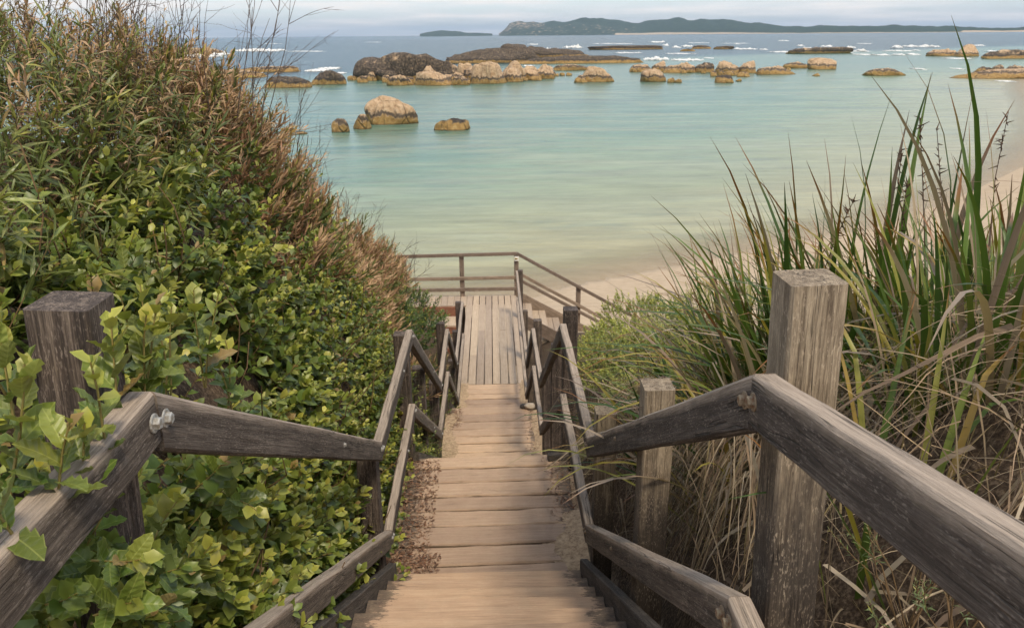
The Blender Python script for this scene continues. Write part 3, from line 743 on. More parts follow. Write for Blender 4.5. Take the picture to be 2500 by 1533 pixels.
rock('tiny ochre stone beside the small dark domed rock', 1795, 1810, 193, 200, 0.1, 0.9, sub=3)
for (a, b, c2, d2, w_) in ((1733, 1752, 174, 188, 'leftmost'), (1750, 1772, 172, 187, 'second'), (1770, 1800, 174, 186, 'third'), (1798, 1832, 176, 189, 'rightmost')):
    rock('small ochre stone at the waterline of the boulder row, %s of four' % w_, a, b, c2, d2, 0.1, 0.8, group='stones below the boulder row', sub=3)
rock('low ochre rock joined to the left of the domed granite rock', 1908, 1978, 152, 168, 0.15, 0.5)
rock('smooth domed granite rock standing right of the boulder row', 1968, 2046, 142, 171, 0.15, 0.8, 2.2, 0.08)
rock('tiny pale stone in the shallows below the domed granite rock', 1984, 2004, 179, 187, 0.0, 0.9, sub=3)
rock('flat reddish brown reef in the surf', 1916, 2082, 116, 132, 0.6, 0.25, 2.0, 0.2, name='reef')
rock('flat orange tan rock shelf alone in the shallows', 2108, 2220, 167, 186, 0.0, 0.5, 2.6, 0.12, name='rock_shelf')
rock('brown jumbled rock left of the far rounded boulder', 2252, 2340, 120, 138, 0.4, 0.4, 2.2, 0.25)
rock('far rounded boulder rising above the surf', 2328, 2394, 110, 139, 0.1, 0.8, 2.2, 0.12)
rock('flat brown reef running out right of the far rounded boulder', 2386, 2620, 122, 144, 0.55, 0.25, 2.4, 0.2, name='reef')
rock('broad tan rock shelf in the shallows at the right edge', 2290, 2680, 168, 193, 0.1, 0.3, 2.4, 0.14, name='rock_shelf')
for (a, b, c2, d2, w_) in ((2376, 2420, 162, 180, 'leftmost'), (2412, 2452, 160, 181, 'middle'), (2446, 2500, 160, 182, 'rightmost')):
    rock('%s brown boulder lying on the broad tan shelf at the right edge' % w_, a, b, c2, d2, 0.5, 0.8, 2.2, 0.22, group='boulders on the tan shelf', sub=3)
rock('brown reef behind the breaking wave on the far left', 385, 550, 118, 134, 0.5, 0.25, 2.2, 0.2, name='reef')

# ------------------------------------------------------------------ surf
fv, ff, fcv = [], [], []
def foam(x0, x1, y0, y1, hgt=0.35, dens=1.0):
    """a patch of broken white water between two picture columns, its near and far waterlines given"""
    n = max(3, int((x1 - x0) / 5))
    P0 = on_z((x0 + x1) / 2, y1, SEA); P1 = on_z((x0 + x1) / 2, max(y0, 92), SEA)
    A, B = on_z(x0, y1, SEA), on_z(x1, y1, SEA)
    dep = max(1.0, min(14.0, (P1 - P0).y * 0.8)); k = 7; sd = x0 * 0.37
    hh = min(1.4, (y1 - y0) / FOC * cdepth(P0) * 0.75) * (hgt / 0.35)
    m = n * 2
    b = len(fv)
    for i in range(m + 1):
        u = i / m
        P = A.lerp(B, u)
        env = math.sin(math.pi * min(1, max(0, u))) ** 0.45
        env *= 0.55 + 0.9 * abs(mnoise.noise(Vector((u * m * 0.35, sd, 1)))) + 0.3 * mnoise.noise(Vector((u * m * 0.9, sd, 4)))
        for j in range(k):
            q = j / (k - 1)
            yy = (q - 0.5) * dep * env + dep * 0.5 + mnoise.noise(Vector((u * m * 0.5, q * 2, sd))) * dep * 0.12
            z = hh * env * math.sin(math.pi * q) * (0.7 + 0.7 * mnoise.noise(Vector((u * m * 1.1, q * 3, sd + 9)))) - 0.02
            fcv.append(math.sin(math.pi * q) ** 0.7 * min(1.0, env * 1.3) * min(1.0, 6 * u * (1 - u)))
            fv.append((P.x + mnoise.noise(Vector((u * m, q * 4, sd))) * 0.3, P.y + yy, SEA + max(-0.03, z) + (0.03 if 0 < j < k - 1 else -0.05)))
    for i in range(m):
        for j in range(k - 1):
            a = b + i * k + j
            ff.append((a, a + k, a + k + 1, a + 1))
for q in ((725, 800, 168, 177, .35), (760, 826, 164, 171, .4), (548, 700, 120, 127, .6), (690, 800, 123, 127, .25), (355, 550, 133, 141, .55), (500, 560, 126, 136, .5),
          (1255, 1300, 124, 133, .4), (1290, 1350, 128, 139, .45), (1345, 1400, 131, 140, .45), (1395, 1440, 130, 137, .4), (1290, 1372, 112, 124, .45), (1372, 1432, 110, 119, .6), (1287, 1318, 105, 110, .3),
          (1572, 1650, 138, 149, .5), (1640, 1735, 141, 150, .35), (1730, 1760, 140, 144, .2), (1585, 1630, 98, 105, .5), (1622, 1640, 107, 113, .5), (1645, 1672, 111, 118, .4), (1668, 1704, 109, 116, .5), (1675, 1742, 102, 106, .2),
          (1792, 1866, 116, 122, .4), (1800, 1815, 104, 109, .3), (1868, 1885, 118, 123, .3), (1900, 1940, 97, 101, .25), (1955, 1975, 108, 114, .4), (1975, 1992, 113, 121, .4), (2015, 2042, 109, 116, .4),
          (2075, 2105, 111, 119, .4), (2108, 2135, 118, 127, .5), (2080, 2150, 122, 127, .25), (2100, 2152, 129, 136, .3), (2150, 2195, 131, 137, .3), (2205, 2228, 130, 137, .4), (2242, 2262, 130, 136, .4), (2252, 2262, 118, 126, .4),
          (2195, 2215, 108, 120, .6), (2210, 2310, 108, 116, .35), (2290, 2310, 109, 117, .4), (2385, 2420, 107, 113, .3), (2440, 2460, 122, 128, .3), (2470, 2500, 126, 132, .3), (2262, 2275, 166, 172, .3), (2355, 2370, 166, 171, .3),
          (1335, 1360, 166, 175, .3), (1275, 1312, 158, 164, .25), (2100, 2145, 103, 108, .2), (630, 690, 104, 108, .15), (880, 940, 101, 104, .15), (2455, 2500, 195, 201, .15), (560, 705, 119, 125, .6), (1880, 2010, 124, 129, .3), (2005, 2110, 126, 131, .3), (1500, 1580, 126, 131, .3), (1620, 1720, 129, 133, .25), (2160, 2260, 122, 126, .3), (1440, 1560, 104, 108, .25), (1760, 1840, 104, 107, .25), (2320, 2400, 141, 145, .25), (560, 640, 176, 180, .2), (810, 835, 176, 183, .3)):
    foam(*q)
t = NT('sea_foam'); co = t.coord('Object')
M['foam'] = t.base(t.mix(t.ramp(t.noise(co, 1.4, 5, 0.7), [(0.4, 0.0), (0.6, 1.0)]), (0.62, 0.64, 0.62), (0.86, 0.84, 0.80)), 0.85, t.bump(t.noise(co, 3, 5, 0.7), 0.6, 0.2))
ft = t.new('ShaderNodeBsdfTransparent'); fm_ = t.new('ShaderNodeMixShader')
al_ = t.math('ADD', t.attr('cover')['Fac'], t.math('MULTIPLY', t.math('SUBTRACT', t.noise(t.mapping(co, (0.5, 0.8, 1)), 1.0, 6, 0.75), 0.5), 1.9))
t.l.new(t.ramp(al_, [(0.12, 0.0), (0.55, 1.0)]), fm_.inputs[0]); t.l.new(ft.outputs[0], fm_.inputs[1]); t.l.new(t.b.outputs[0], fm_.inputs[2]); t.l.new(fm_.outputs[0], t.out.inputs[0])
fo = link('sea_foam', mesh_np('sea_foam', fv, ff, True, {'cover': fcv}), M['foam']); fo['kind'] = 'stuff'; fo['label'] = 'white surf breaking over the reefs'

# ------------------------------------------------------------------ headland and island
t = NT('headland_scrub'); co = t.coord('Object'); s = t.sep(co)
a1 = t.noise(co, 0.012, 8, 0.65); a2 = t.noise(co, 0.05, 6, 0.7)
gcol = t.ramp(a2, [(0.3, (0.012, 0.028, 0.02)), (0.55, (0.028, 0.055, 0.034)), (0.75, (0.07, 0.095, 0.05))])
roc = t.attr('rock')['Fac']
rf = t.ramp(t.math('ADD', roc, t.math('MULTIPLY', t.math('SUBTRACT', a2, 0.5), 1.6)), [(0.62, 0.0), (0.72, 1.0)])
gcol = t.mix(rf, gcol, (0.36, 0.28, 0.21))
snd = t.ramp(t.attr('beach')['Fac'], [(0.45, 0.0), (0.55, 1.0)])
gcol = t.mix(snd, gcol, (0.46, 0.37, 0.27))
M['scrub'] = t.base(gcol, 0.95, t.bump(a2, 0.8, 4.0), 0.1)
D = 1.0146
def lerp_list(L, x):
    if x <= L[0][0]: return L[0][1]
    for (a, ya), (b, yb) in zip(L, L[1:]):
        if x <= b: return ya + (yb - ya) * (x - a) / (b - a)
    return L[-1][1]
def headland(name, label, top, base, xa, xb, n, dmax, rock_l, beach_h, jag):
    vs, fs, rk, bc = [], [], [], []
    K = 12
    for i in range(n + 1):
        px = xa + (xb - xa) * i / n
        hz = 84 - ROLL * (px - 1250)
        yd = 81 + 1.39e-5 * (px - 1230) ** 2
        dist = lerp_list(base, px)
        B = CO + ray(px, hz) * (dist / ray(px, hz).y)
        R = on_y(px, lerp_list(top, px) - yd + hz - 0.8 + jag * 0.35 * mnoise.noise(Vector((px * 0.045, 2, 0))) + jag * 0.3 * mnoise.noise(Vector((px * 0.16, 5, 0))), dist * 1.06)
        H = max(0.3, R.z - SEA)
        dirv = Vector((B.x, B.y, 0)).normalized()
        W = dist * 0.10
        for k in range(K):
            q = k / (K - 1)
            prof = math.sin(min(1.0, q / 0.7) * math.pi / 2) ** 0.9 if q <= 0.7 else max(0, 1 - (q - 0.7) / 0.3 * 0.8)
            nz = 1 + (0.22 * mnoise.noise(Vector((px * 0.03, q * 5, 9))) if 0.05 < q < 0.66 else 0)
            z = H * prof * nz if k else -2.0
            p = Vector((B.x, B.y, 0)) + dirv * (W * q / 0.7)
            vs.append((p.x, p.y, SEA + z))
            rk.append(rock_l(px, q)); bc.append(1.0 if (beach_h(px) > 0 and z < beach_h(px)) else 0.0)
    for i in range(n):
        for k in range(K - 1):
            a = i * K + k
            fs.append((a, a + K, a + K + 1, a + 1))
    o = link(name, mesh_np(name, vs, fs, True, {'rock': rk, 'beach': bc}), M['scrub'])
    o['kind'] = 'structure'; o['label'] = label
topH = [(x * D, y * D) for x, y in ((1200, 79), (1212, 72), (1228, 54), (1250, 48), (1290, 50), (1330, 52), (1370, 49), (1405, 44), (1440, 43), (1470, 48), (1505, 54), (1540, 56), (1570, 51), (1600, 48), (1640, 49), (1690, 53), (1745, 55), (1790, 60), (1830, 66), (1880, 73), (1930, 77), (1960, 75), (1990, 75), (2060, 79), (2110, 81), (2150, 80), (2200, 84), (2250, 87), (2290, 88), (2330, 92), (2370, 95), (2410, 98), (2440, 99), (2470, 97), (2620, 96))]
baseH = [(1200, 4300), (1600, 3900), (2000, 3100), (2500, 2500), (3000, 2200)]
headland('headland', 'long dark scrub covered headland with pale cliffs at its tip', topH, baseH, 1218, 2800, 300, 5200,
         lambda px, q: (0.62 if px < 1330 and q > 0.2 else 0.5 if (px < 1560 and q < 0.3) else 0.2), lambda px: (0.0 if px < 1500 else (6.0 if px < 1720 else 4.0)), 3.0)
topI = [(x * D, y * D) for x, y in ((1010, 79), (1020, 76), (1045, 71), (1070, 70), (1095, 72), (1120, 76), (1140, 76), (1165, 78), (1185, 79))]
headland('island', 'small low grey green island left of the headland', topI, [(0, 4400), (2500, 4400)], 1025, 1202, 60, 4600, lambda px, q: 0.45, lambda px: 0.0, 1.0)

# ------------------------------------------------------------------ vegetation: generic tools
def unit(a):
    return a / np.maximum(1e-9, np.linalg.norm(a, axis=-1, keepdims=True))
def leaf_template(kind):
    if kind == 'broad':      # toothed, wavy oak-like leaf
        ss = [0, .10, .22, .33, .45, .57, .68, .80, .91, 1.0]
        ws = [.015, .14, .22, .205, .275, .245, .285, .19, .165, .0]
        wav = [0, .03, .09, -.02, .10, -.03, .09, -.01, .06, 0]; curl = -.30
    elif kind == 'broad2':
        ss = [0, .12, .25, .37, .50, .62, .75, .88, 1.0]
        ws = [.015, .17, .25, .22, .30, .25, .26, .12, .0]
        wav = [0, .08, -.02, .09, -.01, .08, -.03, .05, 0]; curl = .16
    elif kind == 'mid':
        ss = [0, .2, .42, .6, .8, 1.0]; ws = [.02, .25, .29, .35, .2, .0]; wav = [0, .03, -.01, .05, 0, 0]; curl = -.2
    elif kind == 'round':
        ss = [0, .55, 1.0]; ws = [.06, .30, .05]; wav = [0, .05, 0]; curl = -.15
    elif kind == 'lance':
        ss = [0, .25, .6, 1.0]; ws = [.01, .055, .06, .0]; wav = [0, .01, .012, 0]; curl = -.25
    elif kind == 'lance2':
        ss = [0, .5, 1.0]; ws = [.02, .085, .0]; wav = [0, .02, 0]; curl = -.3
    elif kind == 'dry':
        ss = [0, .5, 1.0]; ws = [.02, .10, .01]; wav = [0, .05, .02]; curl = .35
    v, f = [], []
    for s_, w_, q in zip(ss, ws, wav):
        zc = curl * s_ * s_
        v += [(0, s_, zc), (-w_, s_ - 0.02, zc + q + w_ * 0.25), (w_, s_ - 0.02, zc + q * 0.6 + w_ * 0.25)]
    for i in range(len(ss) - 1):
        a = i * 3
        f += [(a, a + 3, a + 4, a + 1), (a, a + 2, a + 5, a + 3)]
    return np.array(v, dtype=np.float32), np.array(f, dtype=np.int32)
TPL = {k: leaf_template(k) for k in ('broad', 'broad2', 'mid', 'round', 'lance', 'lance2', 'dry')}

class Leaves:
    """collects leaf placements"""
    def __init__(s): s.p, s.d, s.n, s.s, s.c = [], [], [], [], []
    def add(s, p, d, n, sc, c):
        s.p.append(p); s.d.append(d); s.n.append(n); s.s.append(sc); s.c.append(c)
    def arrays(s):
        return [np.concatenate(a) if len(a) else np.zeros((0, 3)) for a in (s.p, s.d, s.n)] + [np.concatenate(s.s), np.concatenate(s.c)]
def frames(d, n):
    y = unit(d); x = unit(np.cross(y, n)); z = np.cross(x, y)
    return x, y, z
def build_leaves(name, tpl, p, d, n, s, c, mat, parent, kind_stuff=True):
    v, f = TPL[tpl]
    x, y, z = frames(d, n)
    k = len(v); N = len(p)
    P = p[:, None, :] + s[:, None, None] * (v[None, :, 0:1] * x[:, None, :] + v[None, :, 1:2] * y[:, None, :] + v[None, :, 2:3] * z[:, None, :])
    base = np.array(parent.location[:]) if parent is not None else np.zeros(3)
    P = (P - base).reshape(-1, 3)
    F = (f[None] + (np.arange(N) * k)[:, None, None]).reshape(-1, 4)
    edge = np.where(np.abs(v[:, 0]) > 0.01, 1.08, 0.9)
    C = (c[:, None, :] * edge[None, :, None]).reshape(-1, 3)
    o = link(name, mesh_np(name, P, F, True, {'tint': C}), mat, parent)
    if kind_stuff: o['kind'] = 'stuff'
    return o
def tubes(name, paths, radii, mat, parent, sides=3):
    """paths: list of (k,3) arrays, radii: list of (r0, r1)"""
    V, F, b = [], [], 0
    base = np.array(parent.location[:]) if parent is not None else np.zeros(3)
    for P, (r0, r1) in zip(paths, radii):
        P = np.asarray(P, dtype=float); k = len(P)
        T = unit(np.gradient(P, axis=0))
        ref = np.array([0.3, 0.5, 0.8]); A = unit(np.cross(T, ref)); B = np.cross(T, A)
        for i in range(k):
            r = r0 + (r1 - r0) * i / (k - 1)
            for j in range(sides):
                a = 2 * math.pi * j / sides
                V.append(P[i] - base + r * (math.cos(a) * A[i] + math.sin(a) * B[i]))
        for i in range(k - 1):
            for j in range(sides):
                q = b + i * sides
                F.append((q + j, q + (j + 1) % sides, q + sides + (j + 1) % sides, q + sides + j))
        b += k * sides
    o = link(name, mesh_np(name, V, F, True), mat, parent)
    o['kind'] = 'stuff'
    return o

def leaf_mat(name, src, trans=0.25, rough=0.5, back=1.35, spec=0.35):
    t = NT(name)
    if src == 'tint': c = t.attr('tint')['Color']
    else: c = t.new('ShaderNodeObjectInfo').outputs['Color']
    co = t.coord('Object')
    if src == 'obj':       # pale margin, midrib and side veins of the large leaves
        sx = t.sep(co)
        ax_ = t.math('ABSOLUTE', sx[0])
        vein = t.ramp(ax_, [(0.006, 0.6), (0.018, 0.0)])
        side = t.math('PINGPONG', t.math('MULTIPLY_ADD', ax_, -0.8, sx[1]), 0.085)
        vein = t.math('MAXIMUM', vein, t.ramp(side, [(0.003, 0.16), (0.012, 0.0)]))
        vein = t.math('MAXIMUM', vein, t.ramp(t.attr('rim')['Fac'], [(0.88, 0.0), (0.97, 0.55)]))
        c = t.mix(vein, c, t.mix(1.0, t.mix(0.35, c, (0.5, 0.5, 0.2)), (1.25, 1.25, 1.1), 'MULTIPLY'))
    nz = t.noise(co, 45 if src == 'tint' else 4.0, 3, 0.6)
    c = t.mix(t.ramp(nz, [(0.35, 0.0), (0.7, 0.35)]), c, t.mix(1.0, c, (0.55, 0.62, 0.45), 'MULTIPLY'))
    geo = t.new('ShaderNodeNewGeometry')
    cb = t.mix(0.5, t.mix(1.0, c, (back, back, back * 0.95), 'MULTIPLY'), (0.17, 0.19, 0.11)) if back > 1 else c
    cc = t.mix(geo.outputs['Backfacing'], c, cb)
    t.base(cc, rough, (t.bump(side, 0.25, 0.04) if src == 'obj' else None), spec)
    tr = t.new('ShaderNodeBsdfTranslucent'); t.l.new(t.mix(1.0, c, (1.25, 1.3, 0.6), 'MULTIPLY'), tr.inputs[0])
    ms = t.new('ShaderNodeMixShader'); ms.inputs[0].default_value = trans
    t.l.new(t.b.outputs[0], ms.inputs[1]); t.l.new(tr.outputs[0], ms.inputs[2]); t.l.new(ms.outputs[0], t.out.inputs[0])
    return t.m
M['leaf'] = leaf_mat('green_leaves', 'tint', 0.25, 0.42, 1.35, 0.5)
M['leaf_obj'] = leaf_mat('green_leaf', 'obj', 0.22, 0.38, 1.35, 0.5)
M['dry'] = leaf_mat('dry_leaves', 'tint', 0.15, 0.75, 1.0, 0.2)
def stem_mat(name, a, b):
    t = NT(name); co = t.coord('Object')
    return t.base(t.mix(t.noise(co, 30, 3), a, b), 0.8, None, 0.2)
M['stem'] = stem_mat('shrub_stems', (0.10, 0.06, 0.032), (0.20, 0.13, 0.06))
M['shoot'] = stem_mat('young_shoots', (0.24, 0.19, 0.06), (0.34, 0.26, 0.09))
M['twig'] = stem_mat('bare_twigs', (0.06, 0.042, 0.032), (0.14, 0.095, 0.07))

def col_mix(a, b, t, jit=0.15):
    a, b = np.array(a), np.array(b); t = np.clip(np.asarray(t)[:, None], 0, 1)
    c = a * (1 - t) + b * t
    return c * (1 + RNG.uniform(-jit, jit, (len(c), 1))) * (1 + RNG.uniform(-jit * 0.4, jit * 0.4, (len(c), 3)))
def sprig(L, stems, base, dirv, length, nl, size, old, young, spread=(1.15, 0.45), pow_y=2.2, bend=0.25, tip=0.45, stem_r=0.0022, jit=0.22, young_amt=1.0, droop=0.0):
    """one shoot with leaves spiralling along it"""
    d0 = unit(np.asarray(dirv, dtype=float)); up = np.array([0, 0, 1.0])
    pts = []; p = np.asarray(base, dtype=float); d = d0.copy()
    K = 5
    for i in range(K):
        pts.append(p.copy()); d = unit(d + up * bend / K + RNG.normal(0, 0.07, 3)); p = p + d * length / (K - 1)
    pts = np.array(pts)
    stems.append((pts, (stem_r, stem_r * 0.5)))
    u = np.linspace(0.08, 1.0, nl) ** 0.8
    q = u * (K - 1); i0 = np.minimum(K - 2, q.astype(int)); fr = (q - i0)[:, None]
    P = pts[i0] * (1 - fr) + pts[i0 + 1] * fr
    T = unit(pts[i0 + 1] - pts[i0])
    A = unit(np.cross(T, np.array([0.31, 0.22, 0.92]))); B = np.cross(T, A)
    ph = RNG.uniform(0, 6.28) + 2.4 * np.arange(nl) + RNG.normal(0, 0.3, nl)
    R = np.cos(ph)[:, None] * A + np.sin(ph)[:, None] * B
    ang = spread[0] * (1 - u) + spread[1] * u + RNG.normal(0, 0.15, nl)
    D = np.cos(ang)[:, None] * T + np.sin(ang)[:, None] * R + np.array([0, 0, -droop])
    Nn = unit(T * 0.8 + up * 0.6 + RNG.normal(0, 0.25, (nl, 3)) - R * 0.2)
    sz = size * (1 - (1 - tip) * u ** 3) * RNG.uniform(1 - jit, 1 + jit, nl)
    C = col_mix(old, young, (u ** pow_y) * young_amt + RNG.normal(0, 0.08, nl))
    bad = RNG.random(nl)
    C = np.where((bad < 0.025)[:, None], np.array([0.30, 0.20, 0.07]), np.where((bad > 0.97)[:, None], np.array([0.36, 0.34, 0.07]), C))
    L.add(P, D, Nn, sz, C)

def hullL(x, y):
    return S(y) - 0.12 + gL(-0.66 - x, y) + 0.16 * mnoise.noise(Vector((x * 1.7, y * 1.7, 5))) * min(1, max(0, (-0.66 - x) * 3)) + 0.1 * mnoise.noise(Vector((x * 4, y * 4, 8))) * min(1, max(0, (-0.66 - x) * 3))
def normL(x, y):
    e = 0.06
    return Vector((-(hullL(x + e, y) - hullL(x - e, y)) / (2 * e), -(hullL(x, y + e) - hullL(x, y - e)) / (2 * e), 1.0)).normalized()
def sampleL(ya, yb, qa, qb):
    for _ in range(6):
        y = RND.uniform(ya, yb); q = RND.uniform(qa, qb)
        if mnoise.noise(Vector((y * 2.3, q * 5.0, 4.4))) + 0.5 > RND.random() * 0.85: break
    t = -0.5 * math.log(max(1e-3, 1 - q))
    x = -0.66 - t
    n = normL(x, y)
    return np.array([x, y, hullL(x, y)]), np.array(n)
def in_view(p, m=160):
    X, Y, Z = to_px(p)
    return Z > 0.1 and -m < X < 2500 + m and -m < Y < 1533 + m

def clear_of_deck(p):
    X, Y, Z = to_px(Vector(p))
    return not (X > 985 - max(0, Y - 760) * 0.3 and Y < 900)
def finish_shrub(th, L, stems, tpl, near_tpl, mat_stem, n_obj=300, mat=None, mobj=None, near_cut=None):
    p, d, n, s, c = L.arrays()
    dist = np.linalg.norm(p - np.array([0, 0, 1.6]), axis=1)
    if n_obj:
        # the leaves that show largest: near the camera and on the outside of the shrub
        score = s / dist
        vis = np.array([in_view(Vector(q), 20) for q in p])
        outer = np.array([(q[2] > hullL(q[0], q[1]) - 0.10) if q[0] < -0.6 else True for q in p])
        score = np.where(vis & outer, score, 0)
        idx = np.argsort(-score)[:n_obj]
        x, y, z = frames(d[idx], n[idx])
        mes = []
        for k in near_tpl:
            v, f = TPL[k]; me = mesh_np('leaf', v, f, True, {'rim': (np.abs(v[:, 0]) > 0.012).astype(float)}); me.materials.append(mobj or M['leaf_obj']); mes.append(me)
        b = Vector(th.location)
        for j, i in enumerate(idx):
            o = bpy.data.objects.new('leaf', mes[j % len(mes)]); COL.objects.link(o); o.parent = th
            sc = float(s[i])
            o.matrix_local = Matrix(((x[j][0] * sc, y[j][0] * sc, z[j][0] * sc, p[i][0] - b.x), (x[j][1] * sc, y[j][1] * sc, z[j][1] * sc, p[i][1] - b.y), (x[j][2] * sc, y[j][2] * sc, z[j][2] * sc, p[i][2] - b.z), (0, 0, 0, 1)))
            o.color = (float(c[i][0]), float(c[i][1]), float(c[i][2]), 1)
        keep = np.ones(len(p), bool); keep[idx] = False
        p, d, n, s, c, dist = p[keep], d[keep], n[keep], s[keep], c[keep], dist[keep]
    if near_cut:
        m = dist < near_cut
        if m.any(): build_leaves('foliage', near_tpl[0], p[m], d[m], n[m], s[m], c[m], mat or M['leaf'], th)
        p, d, n, s, c = p[~m], d[~m], n[~m], s[~m], c[~m]
    if len(p): build_leaves('foliage', tpl, p, d, n, s, c, mat or M['leaf'], th)
    if stems: tubes('stems', [a for a, _ in stems], [r for _, r in stems], mat_stem, th)

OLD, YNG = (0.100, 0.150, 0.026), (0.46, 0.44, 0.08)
# --- broad-leaved shrub around the near left post
th = thing('broadleaf_shrub', 'toothed leaf shrub with yellow green shoots around the near left post', 'shrub', (-0.85, 1.1, 0.1), 'broad leaved shrubs on the left bank')
L, st = Leaves(), []
for i in range(620):
    p, n = sampleL(0.62, 1.95, 0.03, 0.9)
    if not in_view(Vector(p)): continue
    inn = RND.uniform(0.02, 0.22)
    dv = n * 0.7 + np.array([RND.uniform(0.0, 0.5), RND.uniform(-0.7, 0.3), RND.uniform(0.1, 0.9)])
    sprig(L, st, p - n * inn, dv, RND.uniform(0.12, 0.26), RND.randint(9, 14), RND.uniform(0.042, 0.066), OLD, YNG, young_amt=RND.choice([0.35, 0.5, 0.8, 1.0]))
# shoots reaching up past the handrail and the post
SHOOTS = ((15, 850, 1.0, .2), (30, 950, .92, .22), (275, 830, 1.16, .2), (285, 905, 1.08, .22), (345, 800, 1.32, .22), (120, 1020, 0.92, .17), (30, 1060, .84, .17), (215, 1000, 1.0, .16),
          (480, 760, 1.75, .25), (420, 810, 1.6, .25), (560, 840, 1.9, .22), (395, 740, 1.5, .22), (10, 740, 1.15, .2))
for i in range(230):          # foliage pushing out under the handrail
    p = np.array([RND.uniform(-0.80, -0.60), RND.uniform(0.9, 2.0), 0.0]); p[2] = S(p[1]) + RND.uniform(-0.1, 0.66)
    sprig(L, st, p - np.array([0.12, 0, 0.05]), np.array([RND.uniform(.3, 1.), RND.uniform(-.9, .3), RND.uniform(-.1, .9)]), RND.uniform(0.10, 0.2), 10, RND.uniform(0.05, 0.07), OLD, YNG, young_amt=RND.choice([.2, .4, .7, 1.0]))
MARK2 = len(L.p)
for (px, py, y, ln) in SHOOTS:
    for r in range(1 if px < 300 else 2):
        q = on_y(px + RND.uniform(-25, 25), py + 60, y)
        sprig(L, st, np.array(q) - np.array([0.02, 0, 0.13]), np.array([RND.uniform(-.1, .4), RND.uniform(-.45, .1), 1.0]), ln, 11, RND.uniform(0.052, 0.072), OLD, YNG, young_amt=0.9, pow_y=2.4, stem_r=0.003)
for i in range(46):           # leaves hanging in front of the foot of the near post
    q = on_y(RND.uniform(60, 470), RND.uniform(1270, 1560), RND.uniform(0.98, 1.25))
    sprig(L, st, np.array(q) - np.array([0.12, 0, 0.06]), np.array([RND.uniform(.2, 1.), RND.uniform(-.8, .2), RND.uniform(-.1, .8)]), RND.uniform(0.10, 0.17), 10, RND.uniform(0.045, 0.065), OLD, YNG, young_amt=RND.choice([.1, .3, .6]))
for k in range(MARK2):        # keep the handrail itself clear of the bulk of the foliage
    m = ~(((L.p[k][:, 0] > -0.68) & (L.p[k][:, 2] > 0.86) & (L.p[k][:, 1] < 1.35)) | ((L.p[k][:, 0] > -0.80) & (L.p[k][:, 2] > 0.92) & (L.p[k][:, 1] < 1.22)))
    L.p[k], L.d[k], L.n[k], L.s[k], L.c[k] = L.p[k][m], L.d[k][m], L.n[k][m], L.s[k][m], L.c[k][m]
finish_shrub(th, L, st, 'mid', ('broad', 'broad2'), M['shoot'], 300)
# --- broad-leaved shrub below and beyond the first handrail
th = thing('broadleaf_shrub', 'dense dark toothed leaf shrub below the left handrail of the first steps', 'shrub', (-1.0, 2.6, -0.8), 'broad leaved shrubs on the left bank')
L, st = Leaves(), []
for i in range(1250):
    p, n = sampleL(1.7, 3.9, 0.02, 0.80)
    inn = RND.uniform(0.0, 0.25)
    dv = n * 0.8 + np.array([RND.uniform(-0.1, 0.5), RND.uniform(-0.6, 0.3), RND.uniform(0.0, 0.8)])
    sprig(L, st, p - n * inn, dv, RND.uniform(0.12, 0.25), RND.randint(8, 13), RND.uniform(0.052, 0.074), OLD, YNG, young_amt=RND.choice([0.2, 0.4, 0.6, 1.0]))
for i in range(75):           # woody stems showing between the leaves
    p, n = sampleL(1.8, 3.9, 0.05, 0.78); q0 = p - n * 0.10; dd_ = unit(n * 0.25 + np.array([RND.uniform(-.3, .5), RND.uniform(-.9, .7), RND.uniform(.2, 1.)])); ln_ = RND.uniform(0.2, 0.5)
    st.append((np.array([q0 + dd_ * ln_ * k / 4 + RNG.normal(0, 0.012, 3) + n * 0.05 * math.sin(k / 4 * 3.1) for k in range(5)]), (0.0042, 0.0022)))
for i in range(34):           # sprays lying over the lower rail
    px = RND.uniform(560, 930); q = on_y(px, 1330 + (930 - px) * 0.55 + RND.uniform(-40, 90), 3.3 - (930 - px) * 0.0042)
    sprig(L, st, np.array(q) - np.array([0.14, 0, 0.04]), np.array([1.0, RND.uniform(-.6, .2), RND.uniform(0, .8)]), RND.uniform(0.10, 0.18), 9, RND.uniform(0.045, 0.062), OLD, YNG, young_amt=RND.choice([.2, .5, 1.0]))
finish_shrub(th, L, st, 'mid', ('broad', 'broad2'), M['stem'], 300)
# --- broad-leaved shrub at the middle of the bank
th = thing('broadleaf_shrub', 'mid green rounded leaf shrub spilling towards the plank landing on the left', 'shrub', (-1.0, 4.8, -1.6), 'broad leaved shrubs on the left bank')
L, st = Leaves(), []
for i in range(1450):
    p, n = sampleL(3.6, 6.6, 0.02, 0.74)
    dv = n * 0.8 + np.array([RND.uniform(-0.1, 0.5), RND.uniform(-0.6, 0.3), RND.uniform(0.0, 0.9)])
    sprig(L, st, p - n * RND.uniform(0.0, 0.25), dv, RND.uniform(0.10, 0.22), RND.randint(8, 13), RND.uniform(0.044, 0.062), (0.10, 0.15, 0.028), (0.42, 0.41, 0.075), young_amt=RND.choice([0.2, 0.5, 0.8, 1.1]))
for i in range(75):           # woody stems showing between the leaves
    p, n = sampleL(3.7, 6.5, 0.05, 0.78); q0 = p - n * 0.10; dd_ = unit(n * 0.25 + np.array([RND.uniform(-.3, .5), RND.uniform(-.9, .7), RND.uniform(.2, 1.)])); ln_ = RND.uniform(0.2, 0.5)
    st.append((np.array([q0 + dd_ * ln_ * k / 4 + RNG.normal(0, 0.012, 3) + n * 0.05 * math.sin(k / 4 * 3.1) for k in range(5)]), (0.0042, 0.0022)))
finish_shrub(th, L, st, 'mid', ('broad2', 'mid'), M['stem'], 300)
